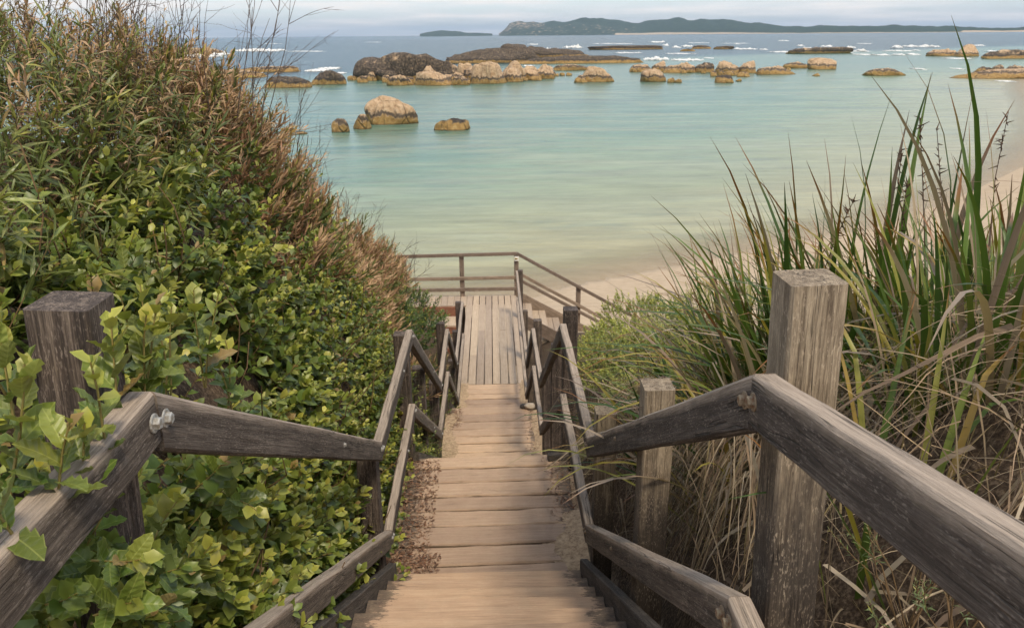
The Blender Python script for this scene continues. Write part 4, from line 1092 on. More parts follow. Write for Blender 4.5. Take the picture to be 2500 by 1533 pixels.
# --- narrow-leaved wattle at the left edge
th = thing('wattle_shrub', 'long narrow leaved green wattle at the left edge above the post', 'shrub', (-1.9, 3.0, -0.6))
L, st = Leaves(), []
for i in range(420):
    p, n = sampleL(1.9, 3.9, 0.72, 0.96)
    dv = n * 0.5 + np.array([RND.uniform(-0.2, 0.6), RND.uniform(-0.8, 0.1), RND.uniform(-0.2, 0.7)])
    sprig(L, st, p - n * RND.uniform(0, 0.3), dv, RND.uniform(0.16, 0.34), RND.randint(9, 15), RND.uniform(0.08, 0.125), (0.09, 0.125, 0.030), (0.28, 0.28, 0.07), spread=(0.8, 0.35), tip=0.7, droop=0.25, young_amt=RND.choice([.2, .5, 1.]))
finish_shrub(th, L, st, 'lance', ('lance',), M['stem'], 300)
# --- upper left: olive and brown narrow foliage
th = thing('dry_shrub', 'tall olive brown shrub with drooping half dry leaves against the sky', 'shrub', (-2.4, 4.2, -0.6), 'dry shrubs on the left bank')
L, st = Leaves(), []
for i in range(1150):
    p, n = sampleL(2.9, 6.5, 0.76, 0.99)
    br = RND.random()
    a, b = ((0.30, 0.195, 0.11), (0.52, 0.35, 0.21)) if br < 0.72 else ((0.12, 0.145, 0.05), (0.26, 0.26, 0.09))
    dv = n * 0.5 + np.array([RND.uniform(-0.3, 0.5), RND.uniform(-0.6, 0.2), RND.uniform(0.1, 1.0)])
    sprig(L, st, p - n * RND.uniform(-0.02, 0.35), dv, RND.uniform(0.18, 0.36), RND.randint(12, 20), RND.uniform(0.045, 0.08), a, b, spread=(0.9, 0.4), tip=0.7, droop=0.35)
finish_shrub(th, L, st, 'lance2', ('lance2',), M['twig'], 0, M['dry'])
# --- the dry reddish ridge
for (ya, yb, n_, lab, qa) in ((4.3, 7.6, 1900, 'dry pinkish brown shrub on the crest of the left bank', 0.50), (7.2, 10.6, 1500, 'dry rusty shrub further down the left bank before the deck', 0.30), (10.2, 13.4, 900, 'dry twiggy shrub beside the left end of the lookout railing', 0.3)):
    th = thing('dry_shrub', lab, 'shrub', (-1.9, (ya + yb) / 2, S((ya + yb) / 2)), 'dry shrubs on the left bank')
    L, st = Leaves(), []
    for i in range(n_):
        p, n = sampleL(ya, yb, qa, 0.97)
        if not clear_of_deck(p): continue
        br = RND.random()
        a, b = ((0.42, 0.255, 0.155), (0.68, 0.46, 0.30)) if br < 0.66 else ((0.26, 0.14, 0.085), (0.46, 0.27, 0.16)) if br < 0.82 else ((0.09, 0.12, 0.04), (0.22, 0.23, 0.08))
        dv = n * 0.6 + np.array([RND.uniform(-0.3, 0.6), RND.uniform(-0.6, 0.3), RND.uniform(0.0, 1.0)])
        sprig(L, st, p - n * RND.uniform(-0.02, 0.30), dv, RND.uniform(0.14, 0.30), RND.randint(10, 17), RND.uniform(0.04, 0.085), a, b, spread=(0.9, 0.4), tip=0.7, droop=0.25, stem_r=0.0018)
    finish_shrub(th, L, st, 'dry', ('dry',), M['twig'], 0, M['dry'])
# --- small-leaved green shrub low on the bank
th = thing('smallleaf_shrub', 'small leaved dark green shrub low on the left bank by the second landing', 'shrub', (-1.1, 7.5, -2.6))
L, st = Leaves(), []
for i in range(1700):
    p, n = sampleL(5.8, 11.5, 0.02, 0.66)
    if not clear_of_deck(p): continue
    dv = n * 0.8 + np.array([RND.uniform(-0.2, 0.5), RND.uniform(-0.6, 0.3), RND.uniform(0.0, 0.9)])
    sprig(L, st, p - n * RND.uniform(0.0, 0.25), dv, RND.uniform(0.12, 0.25), RND.randint(12, 18), RND.uniform(0.028, 0.045), (0.095, 0.14, 0.032), (0.36, 0.36, 0.08), young_amt=RND.choice([0.2, 0.5, 1.0]))
finish_shrub(th, L, st, 'round', ('round',), M['stem'], 0)
# --- green bush left of the deck
def dome_shrub(name, label, doms, nper, size, old, young, tpl, mats=('leaf', 'stem'), group=None, zoff=0.0, flat=0.8, nl=(12, 18), ln=(0.12, 0.24), yc=(.2, .5, 1.)):
    x, y, r = doms[0]
    th = thing(name, label, 'shrub', (x, y, ground_z(x, y)), group)
    L, st = Leaves(), []
    for (x, y, r) in doms:
        z0 = ground_z(x, y) + zoff
        for i in range(nper):
            v = Vector((RND.gauss(0, 1), RND.gauss(0, 1), abs(RND.gauss(0, 1)) + 0.05)).normalized()
            if v.y > 0.75: continue
            rr = r * (1 + 0.22 * mnoise.noise(v * 2.2 + Vector((x, y, 0)))) * RND.uniform(0.72, 1.0)
            p = np.array([x + v.x * rr, y + v.y * rr, z0 + v.z * rr * flat])
            dv = np.array(v) + np.array([RND.uniform(-.4, .4), RND.uniform(-.4, .4), RND.uniform(0, .8)])
            sprig(L, st, p, dv, RND.uniform(*ln), RND.randint(*nl), RND.uniform(*size), old, young, young_amt=RND.choice(yc))
    finish_shrub(th, L, st, tpl, (tpl,), M[mats[1]], 0, M[mats[0]])
    return th
dome_shrub('green_shrub', 'bright green bush between the left balustrade and the deck', [(-1.15, 9.3, 0.5), (-1.2, 10.1, 0.45), (-1.3, 8.6, 0.4)], 240, (0.035, 0.05), (0.07, 0.12, 0.03), (0.24, 0.28, 0.06), 'round')
PALE = ((0.22, 0.26, 0.055), (0.60, 0.58, 0.13))
dome_shrub('coastal_shrub', 'pale green low shrub right of the beach stairs', [(1.95, 11.0, 0.8), (2.5, 12.2, 0.95), (2.0, 9.9, 0.6)], 480, (0.035, 0.055), *PALE, 'round', group='low coastal shrubs on the right slope', zoff=0.35, yc=(.5, .9, 1.2))
dome_shrub('coastal_shrub', 'larger yellow green shrub on the slope behind the sedge', [(3.3, 12.6, 1.0), (3.0, 10.8, 0.8), (4.3, 13.5, 1.2)], 380, (0.028, 0.045), (0.20, 0.24, 0.05), (0.58, 0.55, 0.12), 'round', group='low coastal shrubs on the right slope', zoff=0.35, yc=(.5, .9, 1.2))
dome_shrub('coastal_shrub', 'grey green shrub in the hollow right of the tall dark post', [(1.5, 8.6, 0.6), (2.2, 8.8, 0.75), (1.75, 7.6, 0.55)], 420, (0.03, 0.048), (0.19, 0.23, 0.06), (0.54, 0.53, 0.13), 'round', group='low coastal shrubs on the right slope', zoff=0.1, yc=(.5, .9, 1.2))

# --- bare twigs sticking up from the bushes
def twig_tree(paths, p, d, ln, r, depth):
    K = 6; pts = []; q = np.array(p, dtype=float); dd = unit(np.array(d, dtype=float))
    for i in range(K):
        pts.append(q.copy()); dd = unit(dd + RNG.normal(0, 0.09, 3)); q = q + dd * ln / (K - 1)
    paths.append((np.array(pts), (r, r * 0.45)))
    if depth:
        for k in range(RND.randint(2, 4)):
            i = RND.randint(1, K - 2)
            twig_tree(paths, pts[i], unit(dd + RNG.normal(0, 0.42, 3)), ln * RND.uniform(0.35, 0.65), r * 0.6, depth - 1)
th = thing('bare_twigs', 'thin leafless twigs rising above the left bushes against the sky', 'shrub', (-1.7, 4.6, 0.2))
pp = []
for i in range(26):
    px = RND.uniform(250, 640); y = RND.uniform(4.2, 5.6)
    q = on_y(px, 170 + RND.uniform(0, 60), y)
    twig_tree(pp, q - Vector((0, 0, 0.25)), (RND.uniform(-.15, .35), RND.uniform(-.2, .2), 1), RND.uniform(0.45, 0.85), 0.0032, 2)
for i in range(16):
    px = RND.uniform(0, 330); y = RND.uniform(3.6, 4.8)
    q = on_y(px, 120, y)
    twig_tree(pp, q - Vector((0, 0, 0.35)), (RND.uniform(-.15, .35), RND.uniform(-.2, .2), 1), RND.uniform(0.45, 0.8), 0.003, 2)
tubes('twigs', [a for a, _ in pp], [r for _, r in pp], M['twig'], th)
th = thing('bare_twigs', 'wispy arching twigs leaning over the water at the edge of the dry bush', 'shrub', (-2.0, 7.0, 0.0))
pp = []
for (px, py, n_, ln) in ((700, 330, 5, .75), (730, 400, 4, .6), (780, 470, 6, .45), (860, 560, 7, .45), (930, 600, 7, .4), (990, 640, 6, .35), (820, 520, 5, .4)):
    for i in range(n_):
        y = 7.0 if px < 800 else 10.0
        q = on_y(px + RND.uniform(-25, 25), py + 30, y)
        twig_tree(pp, q - Vector((0, 0, 0.15)), (RND.uniform(-.1, .75), RND.uniform(-.2, .2), 1), ln * y / 8, 0.0035, 2)
tubes('twigs', [a for a, _ in pp], [r for _, r in pp], M['twig'], th)

# ------------------------------------------------------------------ sedges on the right
def blade_mesh(i, bend, lean, kink=0.0, w=0.0115, twist=0.0):
    n = 9; v, f, tv = [], [], []
    p = np.array([0.0, 0.0, 0.0]); th_ = lean
    for k in range(n + 1):
        u = k / n
        ww = w * (0.75 + 0.35 * math.sin(min(1, u * 1.6) * math.pi / 2)) * max(0.03, (1 - u ** 3.2))
        tw = twist * u
        ax = np.array([math.cos(tw), math.sin(tw) * math.cos(th_), 0.15 * math.sin(tw)])
        nrm = np.array([0, -math.cos(th_), math.sin(th_)])
        v += [tuple(p - ax * ww + nrm * ww * 0.3), tuple(p), tuple(p + ax * ww + nrm * ww * 0.3)]; tv += [u] * 3
        th_ += bend * (0.25 + 1.5 * u * u) / n + (kink if abs(u - 0.62) < 0.06 else 0.0)
        p = p + np.array([0, math.sin(th_), math.cos(th_)]) / n
    for k in range(n):
        a = k * 3
        f += [(a, a + 1, a + 4, a + 3), (a + 1, a + 2, a + 5, a + 4)]
    return mesh_np('blade', v, f, True, {'along': tv})
t = NT('sedge_blade'); al = t.attr('along')['Fac']; oc = t.new('ShaderNodeObjectInfo'); co = t.coord('Object')
vein = t.noise(t.mapping(co, (900, 30, 3)), 1.0, 2)
tipf = t.ramp(t.math('ADD', al, t.math('MULTIPLY', t.math('SUBTRACT', oc.outputs['Random'], 0.5), 0.35)), [(0.88, 0.0), (1.02, 1.0)])
c = t.mix(t.math('MULTIPLY', tipf, 0.85), oc.outputs['Color'], (0.24, 0.085, 0.02))
c = t.mix(t.ramp(al, [(0.96, 0.0), (1.0, 0.8)]), c, (0.07, 0.04, 0.03))
c = t.mix(t.ramp(vein, [(0.4, 0.0), (0.7, 0.35)]), c, t.mix(1.0, c, (0.55, 0.6, 0.5), 'MULTIPLY'))
t.base(c, 0.42, None, 0.45)
tr = t.new('ShaderNodeBsdfTranslucent'); t.l.new(t.mix(1.0, c, (1.2, 1.25, 0.6), 'MULTIPLY'), tr.inputs[0])
ms = t.new('ShaderNodeMixShader'); ms.inputs[0].default_value = 0.22
t.l.new(t.b.outputs[0], ms.inputs[1]); t.l.new(tr.outputs[0], ms.inputs[2]); t.l.new(ms.outputs[0], t.out.inputs[0])
M['blade'] = t.m
BL = {'up': [blade_mesh(i, b, 0.04, 0.0, w, tw) for i, (b, w, tw) in enumerate(((0.30, .0108, .5), (0.5, .0092, -.6), (0.8, .011, 1.0), (0.4, .008, -1.2)))],
      'arch': [blade_mesh(i, b, 0.15, k, w, tw) for i, (b, k, w, tw) in enumerate(((0.9, 0, .0118, .5), (1.3, 0, .0105, -.5), (0.7, 0.5, .0115, .3), (0.5, 0.8, .011, -.4)))],
      'droop': [blade_mesh(i, b, 0.4, 0, w, tw) for i, (b, w, tw) in enumerate(((1.9, .0112, .4), (2.3, .010, -.5), (1.6, .0118, .8)))]}
for l_ in BL.values():
    for me in l_: me.materials.append(M['blade'])
GREEN = [(0.045, 0.088, 0.016), (0.065, 0.115, 0.020), (0.095, 0.155, 0.026), (0.16, 0.20, 0.035)]
YELL = [(0.34, 0.28, 0.05), (0.26, 0.25, 0.06), (0.38, 0.26, 0.07)]
DEAD = [(0.30, 0.225, 0.16), (0.22, 0.16, 0.12), (0.38, 0.29, 0.205)]
def blade(th, p, az, ln, kind, colr, tilt=0.0, roll=0.0):
    o = bpy.data.objects.new('blade', RND.choice(BL[kind])); COL.objects.link(o); o.parent = th
    m = Matrix.Translation(Vector(p) - th.location) @ Matrix.Rotation(az, 4, 'Z') @ Matrix.Rotation(-tilt, 4, 'X') @ Matrix.Rotation(roll, 4, 'Z') @ Matrix.Diagonal((1.0 * max(ln, 0.8) * 1.0, ln, ln, 1))
    o.matrix_local = m
    k = RND.uniform(0.8, 1.2)
    o.color = (colr[0] * k, colr[1] * k, colr[2] * k, 1)
    return o
def clump(label, x, y, n, l0, l1, rad, mixp=(0.62, 0.26, 0.12), bias=None, dead=0.18, yel=0.10, zo=0.0):
    th = thing('sedge_clump', label, 'sedge', (x, y, ground_z(x, y)), 'sword sedge clumps on the right bank')
    for i in range(n):
        a = RND.uniform(0, 6.28); r = rad * math.sqrt(RND.random())
        bx, by = x + r * math.cos(a), y + r * math.sin(a)
        az = a + RND.uniform(-0.9, 0.9) - math.pi / 2
        if bias is not None and RND.random() < bias[1]: az = bias[0] + RND.uniform(-0.6, 0.6)
        u = RND.random()
        kind = 'up' if u < mixp[0] else 'arch' if u < mixp[0] + mixp[1] else 'droop'
        w = RND.random()
        colr = RND.choice(DEAD) if w < dead else RND.choice(YELL) if w < dead + yel else RND.choice(GREEN)
        blade(th, (bx, by, ground_z(bx, by) - 0.05 + zo), az, RND.uniform(l0, l1), kind, colr, RND.uniform(0.0, 0.32) if kind == 'up' else RND.uniform(0.0, 0.4))
    return th
LEFT, TOCAM = math.pi / 2, math.pi            # azimuth of blades leaning to the left / towards the camera
c1 = clump('tall upright sedge clump directly behind the tall pale post', 1.42, 3.15, 250, 0.75, 1.28, 0.34, (0.46, 0.40, 0.14), (LEFT, 0.45), 0.14, 0.18)
c2 = clump('tallest sedge clump with dark seed heads right of the pale post', 1.95, 3.25, 260, 0.75, 1.25, 0.38, (0.46, 0.40, 0.14), (LEFT, 0.4), 0.14, 0.18)
c3 = clump('sedge clump arching left over the lower posts', 1.15, 3.75, 120, 0.7, 1.2, 0.28, (0.30, 0.42, 0.28), (LEFT, 0.6), 0.18, 0.28)
c4 = clump('near sedge clump with broad green blades at the right edge', 1.38, 2.0, 130, 0.55, 1.0, 0.26, (0.6, 0.28, 0.12), None, 0.22, 0.16)
c5 = clump('sedge clump far up the bank at the right edge', 2.5, 3.5, 200, 0.6, 1.1, 0.42, (0.5, 0.34, 0.16), None, 0.25, 0.14)
c6 = clump('sedge clump hanging dead blades beside the second post', 0.98, 2.65, 70, 0.6, 1.0, 0.16, (0.15, 0.35, 0.50), (LEFT, 0.6), 0.62, 0.14)
c7 = clump('small sedge tuft among straw under the near handrail', 0.92, 1.55, 14, 0.45, 0.7, 0.14, (0.7, 0.3, 0.0), None, 0.15, 0.3)
c8 = clump('sedge clump behind the arching one, further down the slope', 1.6, 4.7, 80, 0.7, 1.2, 0.3, (0.4, 0.36, 0.24), (LEFT, 0.4), 0.3, 0.15)
c9 = clump('sedge clump on the bank between the near clump and the tallest one', 1.85, 2.6, 120, 0.55, 1.0, 0.30, (0.5, 0.34, 0.16), None, 0.2, 0.14)
# single large blades that stand out against the water
def aimed(th, base, tip_px, ty, kind, colr, ln=None):
    tip = on_y(tip_px[0], tip_px[1], ty)
    b = Vector(base); v = tip - b
    az = math.atan2(-v.x, v.y)
    el = math.atan2(math.hypot(v.x, v.y), v.z)
    off = {'up': 0.36, 'arch': 0.75, 'droop': 1.35}[kind]
    blade(th, base, az, v.length * (1.0 if kind == 'up' else 1.1), kind, colr, el - off * 0.75)
for (tx, ty_, yy, kd, cl, th_, bx, by) in ((1712, 325, 3.3, 'up', GREEN[1], c1, 1.22, 3.2), (1790, 332, 3.3, 'up', GREEN[1], c1, 1.30, 3.2), (1685, 455, 3.2, 'up', GREEN[3], c1, 1.08, 3.1), (2240, 225, 3.2, 'up', GREEN[2], c2, 1.45, 3.1), (2410, 185, 3.3, 'up', GREEN[0], c2, 1.9, 3.2),
                                           (2415, 190, 3.1, 'up', GREEN[1], c2, 1.6, 3.1), (2130, 170, 3.2, 'arch', GREEN[1], c2, 1.95, 3.2), (2120, 190, 3.4, 'arch', GREEN[0], c2, 1.85, 3.3), (2278, 165, 3.4, 'up', GREEN[2], c2, 1.75, 3.3), (2060, 262, 3.3, 'up', GREEN[0], c1, 1.5, 3.2),
                                           (1930, 335, 3.4, 'up', DEAD[1], c1, 1.42, 3.3), (2000, 360, 3.4, 'up', GREEN[0], c1, 1.4, 3.3), (2300, 270, 3.4, 'up', DEAD[1], c2, 1.7, 3.3), (2500, 230, 3.4, 'up', DEAD[1], c5, 2.1, 3.4), (1905, 420, 3.4, 'up', GREEN[0], c1, 1.35, 3.3),
                                           (1445, 660, 3.8, 'arch', DEAD[1], c3, 1.2, 3.7), (1515, 582, 3.6, 'up', DEAD[1], c3, 1.15, 3.7), (1520, 662, 3.7, 'arch', DEAD[1], c3, 1.15, 3.6), (1455, 870, 3.2, 'droop', YELL[0], c3, 1.1, 3.3), (1580, 875, 2.9, 'droop', GREEN[3], c3, 1.1, 3.2), (1715, 755, 2.4, 'arch', YELL[1], c6, 1.0, 2.5),
                                           (1780, 775, 2.2, 'droop', YELL[0], c6, 0.98, 2.5), (2180, 880, 1.9, 'droop', YELL[0], c4, 1.3, 2.2), (2370, 870, 1.8, 'up', GREEN[1], c4, 1.25, 2.0), (1655, 1010, 2.6, 'arch', GREEN[2], c6, 0.95, 2.6), (2440, 960, 1.7, 'arch', YELL[1], c4, 1.3, 1.9)):
    aimed(th_, (bx, by, ground_z(bx, by)), (tx, ty_), yy, kd, cl)
# seed heads
t = NT('seed_head'); M['seed'] = t.base(t.mix(t.noise(t.coord(), 60, 3), (0.05, 0.032, 0.024), (0.14, 0.09, 0.06)), 0.9, None, 0.1)
def seed_head(th, px, py, y, droop):
    tip = on_y(px, py, y); paths = []
    base = Vector((th.location.x + RND.uniform(-.2, .2), th.location.y + RND.uniform(-.15, .15), ground_z(th.location.x, th.location.y)))
    pts = []
    for i in range(9):
        u = i / 8
        p = base.lerp(tip, u) + Vector((droop * 0.12 * max(0, u - 0.75) * 4, 0, 0.10 * math.sin(u * math.pi) - abs(droop) * 0.1 * max(0, u - 0.8) * 5))
        pts.append(np.array(p))
    paths.append((np.array(pts), (0.004, 0.0016)))
    for k in range(26):
        i = RND.uniform(5.6, 8.0); a = int(min(7, i)); p = pts[a] + (pts[a + 1] - pts[a]) * (i - a)
        d = np.array([RND.uniform(-1, 1), RND.uniform(-1, 1), RND.uniform(-.6, 1.2)]) * 0.028
        paths.append((np.array([p, p + d * 0.5, p + d]), (0.0038, 0.001)))
    o = tubes('seed_head', [a for a, _ in paths], [r for _, r in paths], M['seed'], th); del o['kind']
for (px, py, y, dr) in ((2140, 300, 3.3, 1.0), (2245, 285, 3.2, 0.0), (2275, 300, 3.4, 0.2), (2445, 255, 3.4, 0.3), (2190, 420, 3.2, .4)):
    seed_head(c2, px, py, y, dr)
for (px, py, y, dr) in ((2480, 640, 2.4, 0.3), (2080, 480, 3.2, 0.1)):
    seed_head(c5 if px > 2400 else c1, px, py, y, dr)

# ------------------------------------------------------------------ straw thatch and grass (uncountable)
def ribbons(name, label, N, sampler, cols, parent=None, mat=None, clear=None):
    K = 5
    V, F, C = [], [], []
    for i in range(N):
        r = sampler()
        if r is None: continue
        p, d, ln, w, sag = r
        c = np.array(RND.choice(cols)) * RND.uniform(0.4, 1.15)
        d = unit(np.array(d, dtype=float)); side = unit(np.cross(d, np.array([RND.uniform(-.6, .6), RND.uniform(-.6, .6), 1.0])))
        b = len(V); q = np.array(p, dtype=float); cc_ = len(C)
        for k in range(K + 1):
            u = k / K; ww = w * (1 - 0.75 * u)
            V += [q - side * ww, q + side * ww]; C += [c * (1 - 0.15 * u)] * 2
            d = unit(d + np.array([RND.gauss(0, .09), RND.gauss(0, .09), -sag / K + RND.gauss(0, .06)])); q = q + d * ln / K
        if clear is not None and any(clear(V[j]) for j in range(b, len(V))):
            del V[b:]; del C[cc_:]; continue
        for k in range(K):
            a = b + 2 * k; F.append((a, a + 1, a + 3, a + 2))
    o = link(name, mesh_np(name, V, F, False, {'tint': np.array(C)}), mat or M['dry'], parent)
    o['kind'] = 'stuff'
    if parent is None: o['label'] = label
    return o
def straw_s():
    y = RND.uniform(0.5, 5.2); t_ = RND.random() ** 1.2 * 2.2; x = 0.66 + t_
    z = ground_z(x, y) + RND.uniform(-0.02, 0.28) * (0.5 + min(1, t_))
    if not in_view(Vector((x, y, z)), 250): return None
    return (x, y, z), (RND.gauss(-0.45, 0.7), RND.gauss(-0.25, 0.7), RND.gauss(0.1, 0.6)), RND.uniform(0.15, 0.6), RND.uniform(0.0007, 0.0030), RND.uniform(0.3, 1.6)
STRAW = [(0.40, 0.29, 0.18), (0.30, 0.21, 0.135), (0.50, 0.385, 0.26), (0.19, 0.13, 0.09), (0.42, 0.29, 0.19), (0.26, 0.20, 0.10)]
def rail_clear(p):
    return p[0] < 0.62 and p[1] < 4.5
def dead_s():
    r = straw_s()
    if r is None: return None
    return r[0], r[1], r[2] * 1.1, RND.uniform(0.004, 0.009), r[4]
ribbons('dead_sedge_leaves', 'broad dead sedge leaves lying in the straw on the right bank', 1300, dead_s, [(0.40, 0.31, 0.22), (0.30, 0.23, 0.17), (0.48, 0.39, 0.29), (0.24, 0.17, 0.12)], clear=rail_clear)
ribbons('dry_grass', 'tangled dead straw covering the bank on the right', 9000, straw_s, STRAW, clear=rail_clear)
def curtain_s():
    px = RND.uniform(1600, 1860); y = RND.uniform(1.9, 3.2)
    p = on_y(px + RND.uniform(0, 60), RND.uniform(960, 1180), y)
    if p.x < 0.64: return None
    return p, (RND.gauss(-0.8, 0.4), RND.gauss(-0.5, 0.4), RND.gauss(0.1, 0.3)), RND.uniform(0.2, 0.55), RND.uniform(0.0015, 0.004), RND.uniform(1.0, 2.2)
ribbons('hanging_straw', 'dead sedge leaves hanging down between the right posts', 900, curtain_s, STRAW + [(0.45, 0.36, 0.26)], clear=rail_clear)
def grass_s():
    y = RND.uniform(4.6, 10.5); x = RND.uniform(0.68, 3.4)
    return (x, y, ground_z(x, y) - 0.02), (RND.gauss(0, 0.4), RND.gauss(0, 0.4), 1.0), RND.uniform(0.12, 0.30), RND.uniform(0.0018, 0.0035), RND.uniform(0.2, 1.2)
M['grass'] = leaf_mat('grass_blades', 'tint', 0.3, 0.6, 1.0, 0.25)
ribbons('grass', 'yellow green grass on the slope right of the landings', 6000, grass_s, [(0.16, 0.19, 0.05), (0.24, 0.25, 0.08), (0.10, 0.14, 0.04), (0.32, 0.27, 0.13)], None, M['grass'])
def grassL_s():
    y = RND.choice([RND.uniform(5.2, 7.4), RND.uniform(7.5, 12.2)]); x = RND.uniform(-1.0, -0.66)
    return (x, y, ground_z(x, y) - 0.02), (RND.gauss(0.35, 0.4), RND.gauss(-0.1, 0.4), 1.0), RND.uniform(0.15, 0.45), RND.uniform(0.0018, 0.0035), RND.uniform(0.3, 1.6)
ribbons('grass', 'green and straw grass tufts along the left edge of the lower stairs', 2600, grassL_s, [(0.13, 0.17, 0.045), (0.20, 0.22, 0.07), (0.09, 0.12, 0.035), (0.34, 0.26, 0.15)], None, M['grass'])
def grassD_s():
    y = RND.uniform(17.4, 24); x = RND.uniform(1.5, 9.0)
    if RND.random() > 0.5 + 0.5 * mnoise.noise(Vector((x * .6, y * .6, 0))): return None
    return (x, y, ground_z(x, y) - 0.02), (RND.gauss(0, 0.4), RND.gauss(0, 0.4), 1.0), RND.uniform(0.15, 0.4), 0.004, RND.uniform(0.2, 1.2)

# --- needle-leaved seedlings in the straw
for (px, py, y, lab, h_) in ((2215, 1500, 1.15, 'spindly grey green seedling with needle leaves in the straw under the near handrail', 0.26), (2330, 1525, 1.05, 'bushier needle leaved seedling nearer the lower right corner', 0.2)):
    q = on_y(px, py, y); th = thing('seedling', lab, 'seedling', (q.x, q.y, q.z - 0.05))
    L, st = Leaves(), []
    for i in range(9):
        b = np.array(th.location) + np.array([RND.uniform(-.01, .01), RND.uniform(-.01, .01), 0])
        d = np.array([RND.gauss(0, .45), RND.gauss(0, .45), 1.0])
        stp = b + unit(d) * h_ * RND.uniform(0.3, 0.6); st.append((np.array([b, (b + stp) / 2, stp]), (0.0022, 0.0014)))
        sprig(L, st, stp, d + RNG.normal(0, .3, 3), h_ * RND.uniform(0.3, 0.5), 22, 0.016, (0.11, 0.15, 0.05), (0.26, 0.30, 0.11), spread=(1.0, 0.5), stem_r=0.0012)
    finish_shrub(th, L, st, 'lance2', ('lance2',), M['stem'], 0)
# --- leaf litter and drifted sand on the landings
V, F, C = [], [], []
def litter(n, xa, xb, ya, yb, z, size=(0.012, 0.038), skewx=1.0):
    for i in range(n):
        u = RND.random() ** skewx
        x = xa + (xb - xa) * u; y = RND.uniform(ya, yb)
        a = RND.uniform(0, 6.28); ln = RND.uniform(*size); w = ln * RND.uniform(0.06, 0.2)
        d = np.array([math.cos(a), math.sin(a), RND.uniform(-.3, .3)]); s_ = np.array([-math.sin(a), math.cos(a), RND.uniform(-.4, .4)])
        p = np.array([x, y, z + RND.uniform(0.002, 0.03) * (1 - u) + 0.004])
        b = len(V); V.extend([p - d * ln / 2, p + s_ * w, p + d * ln / 2, p - s_ * w]); F.append((b, b + 1, b + 2, b + 3))
        c = np.array(RND.choice([(0.20, 0.10, 0.06), (0.30, 0.17, 0.11), (0.12, 0.07, 0.05), (0.38, 0.25, 0.17)])) * RND.uniform(.7, 1.2); C.extend([c] * 4)
litter(3600, -0.68, -0.40, 3.62, 5.1, ZA, skewx=2.2); litter(1200, -0.68, -0.34, 3.62, 4.0, ZA, skewx=1.8); litter(350, 0.3, 0.52, 4.3, 5.1, ZA, skewx=0.5); litter(300, -0.6, -0.42, 8.6, 9.1, ZB); litter(160, 0.3, 0.46, 8.0, 9.1, ZB, skewx=.5); litter(260, -0.95, -0.6, 2.2, 3.6, -1.1)
lt = link('leaf_litter', mesh_np('leaf_litter', V, F, False, {'tint': np.array(C)}), M['dry']); lt['kind'] = 'stuff'; lt['label'] = 'dry brown fallen leaves gathered along the landing edges'
def drift(xa, xb, ya, yb, z, h, sgn):
    """a wedge of sand against the side of a landing, thin edge inwards"""
    nx_, ny_ = 10, max(6, int((yb - ya) / 0.06)); b = len(V)
    for j in range(ny_ + 1):
        for i in range(nx_ + 1):
            u = i / nx_; v_ = j / ny_
            e = math.sin(math.pi * v_) ** 0.5
            wv = 0.75 + 0.5 * mnoise.noise(Vector((v_ * (yb - ya) * 4, xa * 9, z)))
            x = xb + (xa - xb) * u * wv if sgn < 0 else xa + (xb - xa) * u * wv
            zz_ = z + h * e * (1 - u) ** 1.3 - 0.006 * u - 0.004 + 0.008 * mnoise.noise(Vector((x * 25, (ya + (yb - ya) * v_) * 25, 0)))
            V.append((x, ya + (yb - ya) * v_, zz_))
    for j in range(ny_):
        for i in range(nx_):
            a = b + j * (nx_ + 1) + i; F.append((a, a + 1, a + nx_ + 2, a + nx_ + 1))
V, F = [], []
drift(0.24, 0.52, 3.62, 4.45, ZA, 0.05, -1); drift(0.33, 0.50, 7.5, 9.05, ZB, 0.045, -1); drift(-0.62, -0.36, 7.5, 9.0, ZB, 0.06, 1); drift(-0.62, -0.33, 10.9, 12.5, ZD, 0.06, 1); drift(0.30, 0.48, 10.9, 12.6, ZD, 0.05, -1)
t = NT('drift_sand'); co = t.coord('Object'); n_ = t.noise(co, 34, 7, 0.75)
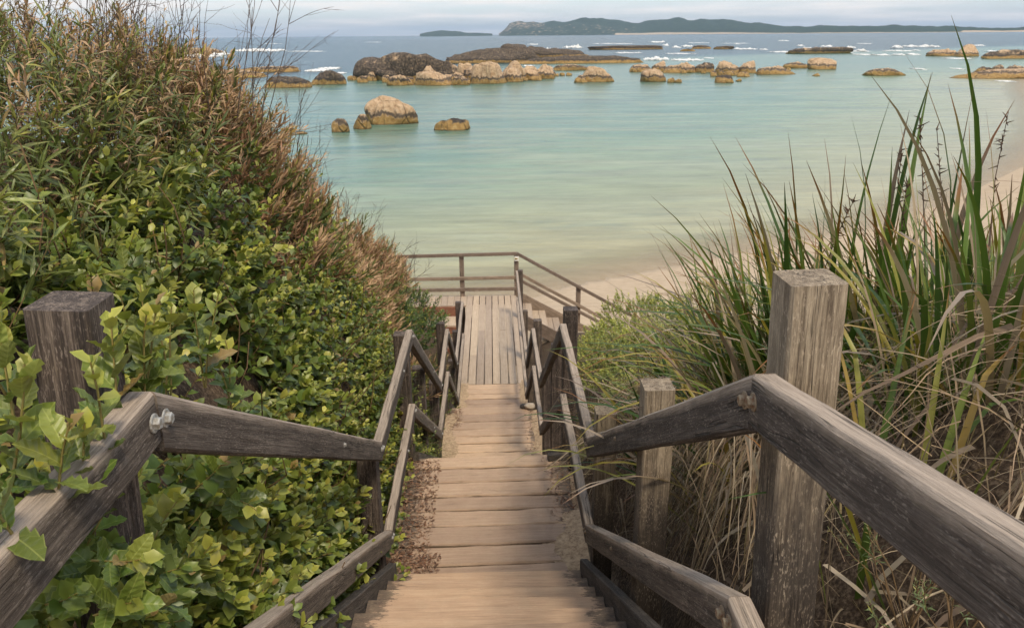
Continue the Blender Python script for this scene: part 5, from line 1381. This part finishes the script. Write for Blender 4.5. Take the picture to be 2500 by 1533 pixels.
M['sand'] = t.base(t.mix(t.ramp(n_, [(0.42, 0.0), (0.62, 1.0)]), t.mix(t.noise(co, 8, 3), (0.43, 0.31, 0.195), (0.52, 0.39, 0.255)), (0.24, 0.165, 0.105)), 0.95, t.bump(n_, 0.6, 0.006), 0.1)
sdx = link('drifted_sand', mesh_np('drifted_sand', V, F, True), M['sand']); sdx['kind'] = 'stuff'; sdx['label'] = 'pale sand drifted against the sides of the landings'
# --- offcut of timber and stones on the landings
tb = board('timber_offcut', (0.36, 5.06, ZA + 0.028), (0.53, 5.08, ZA + 0.03), 0.055, 0.05, M['stringer'], None, nseg=2, bev=0.006)
tag(tb, 'short dark block of wood lying at the far right corner of the wide landing', 'wood block')
for k, (x, y, z, r, lab) in enumerate(((0.42, 9.08, ZB, 0.06, 'small pale stone at the right edge of the second landing'), (0.35, 9.1, ZB, 0.045, 'small dark stone beside the pale stone on the second landing'))):
    v, f = ico(3); vv = np.array([np.array(q) * (1 + 0.25 * mnoise.noise(Vector(q) * 1.6 + Vector((k * 5, 0, 0)))) for q in v]) * np.array([1.2, 0.9, 0.7]) * r
    o = link('stone', mesh_np('stone', vv, f, True), stem_mat('stone_grey', (0.30, 0.25, 0.2), (0.45, 0.38, 0.3)) if k == 0 else M['stringer'], None, (x, y, z + r * 0.55)); tag(o, lab, 'stone')

# ------------------------------------------------------------------ sea haze
hb = bmesh.new(); bmesh.ops.create_cube(hb, size=1.0)
hm = bpy.data.meshes.new('haze'); hb.to_mesh(hm); hb.free()
t = NT('sea_haze'); t.n.remove(t.b)
vp = t.new('ShaderNodeVolumePrincipled'); vp.inputs['Color'].default_value = (0.66, 0.82, 1.0, 1); vp.inputs['Density'].default_value = 9.0e-5; vp.inputs['Anisotropy'].default_value = 0.2
t.l.new(vp.outputs[0], t.out.inputs['Volume'])
hz_ = link('haze', hm, t.m); hz_['kind'] = 'stuff'; hz_['label'] = 'thin sea haze over the bay'
hz_.scale = (44000, 17000, 155); hz_.location = (0, 8000, -14 + 155 / 2)
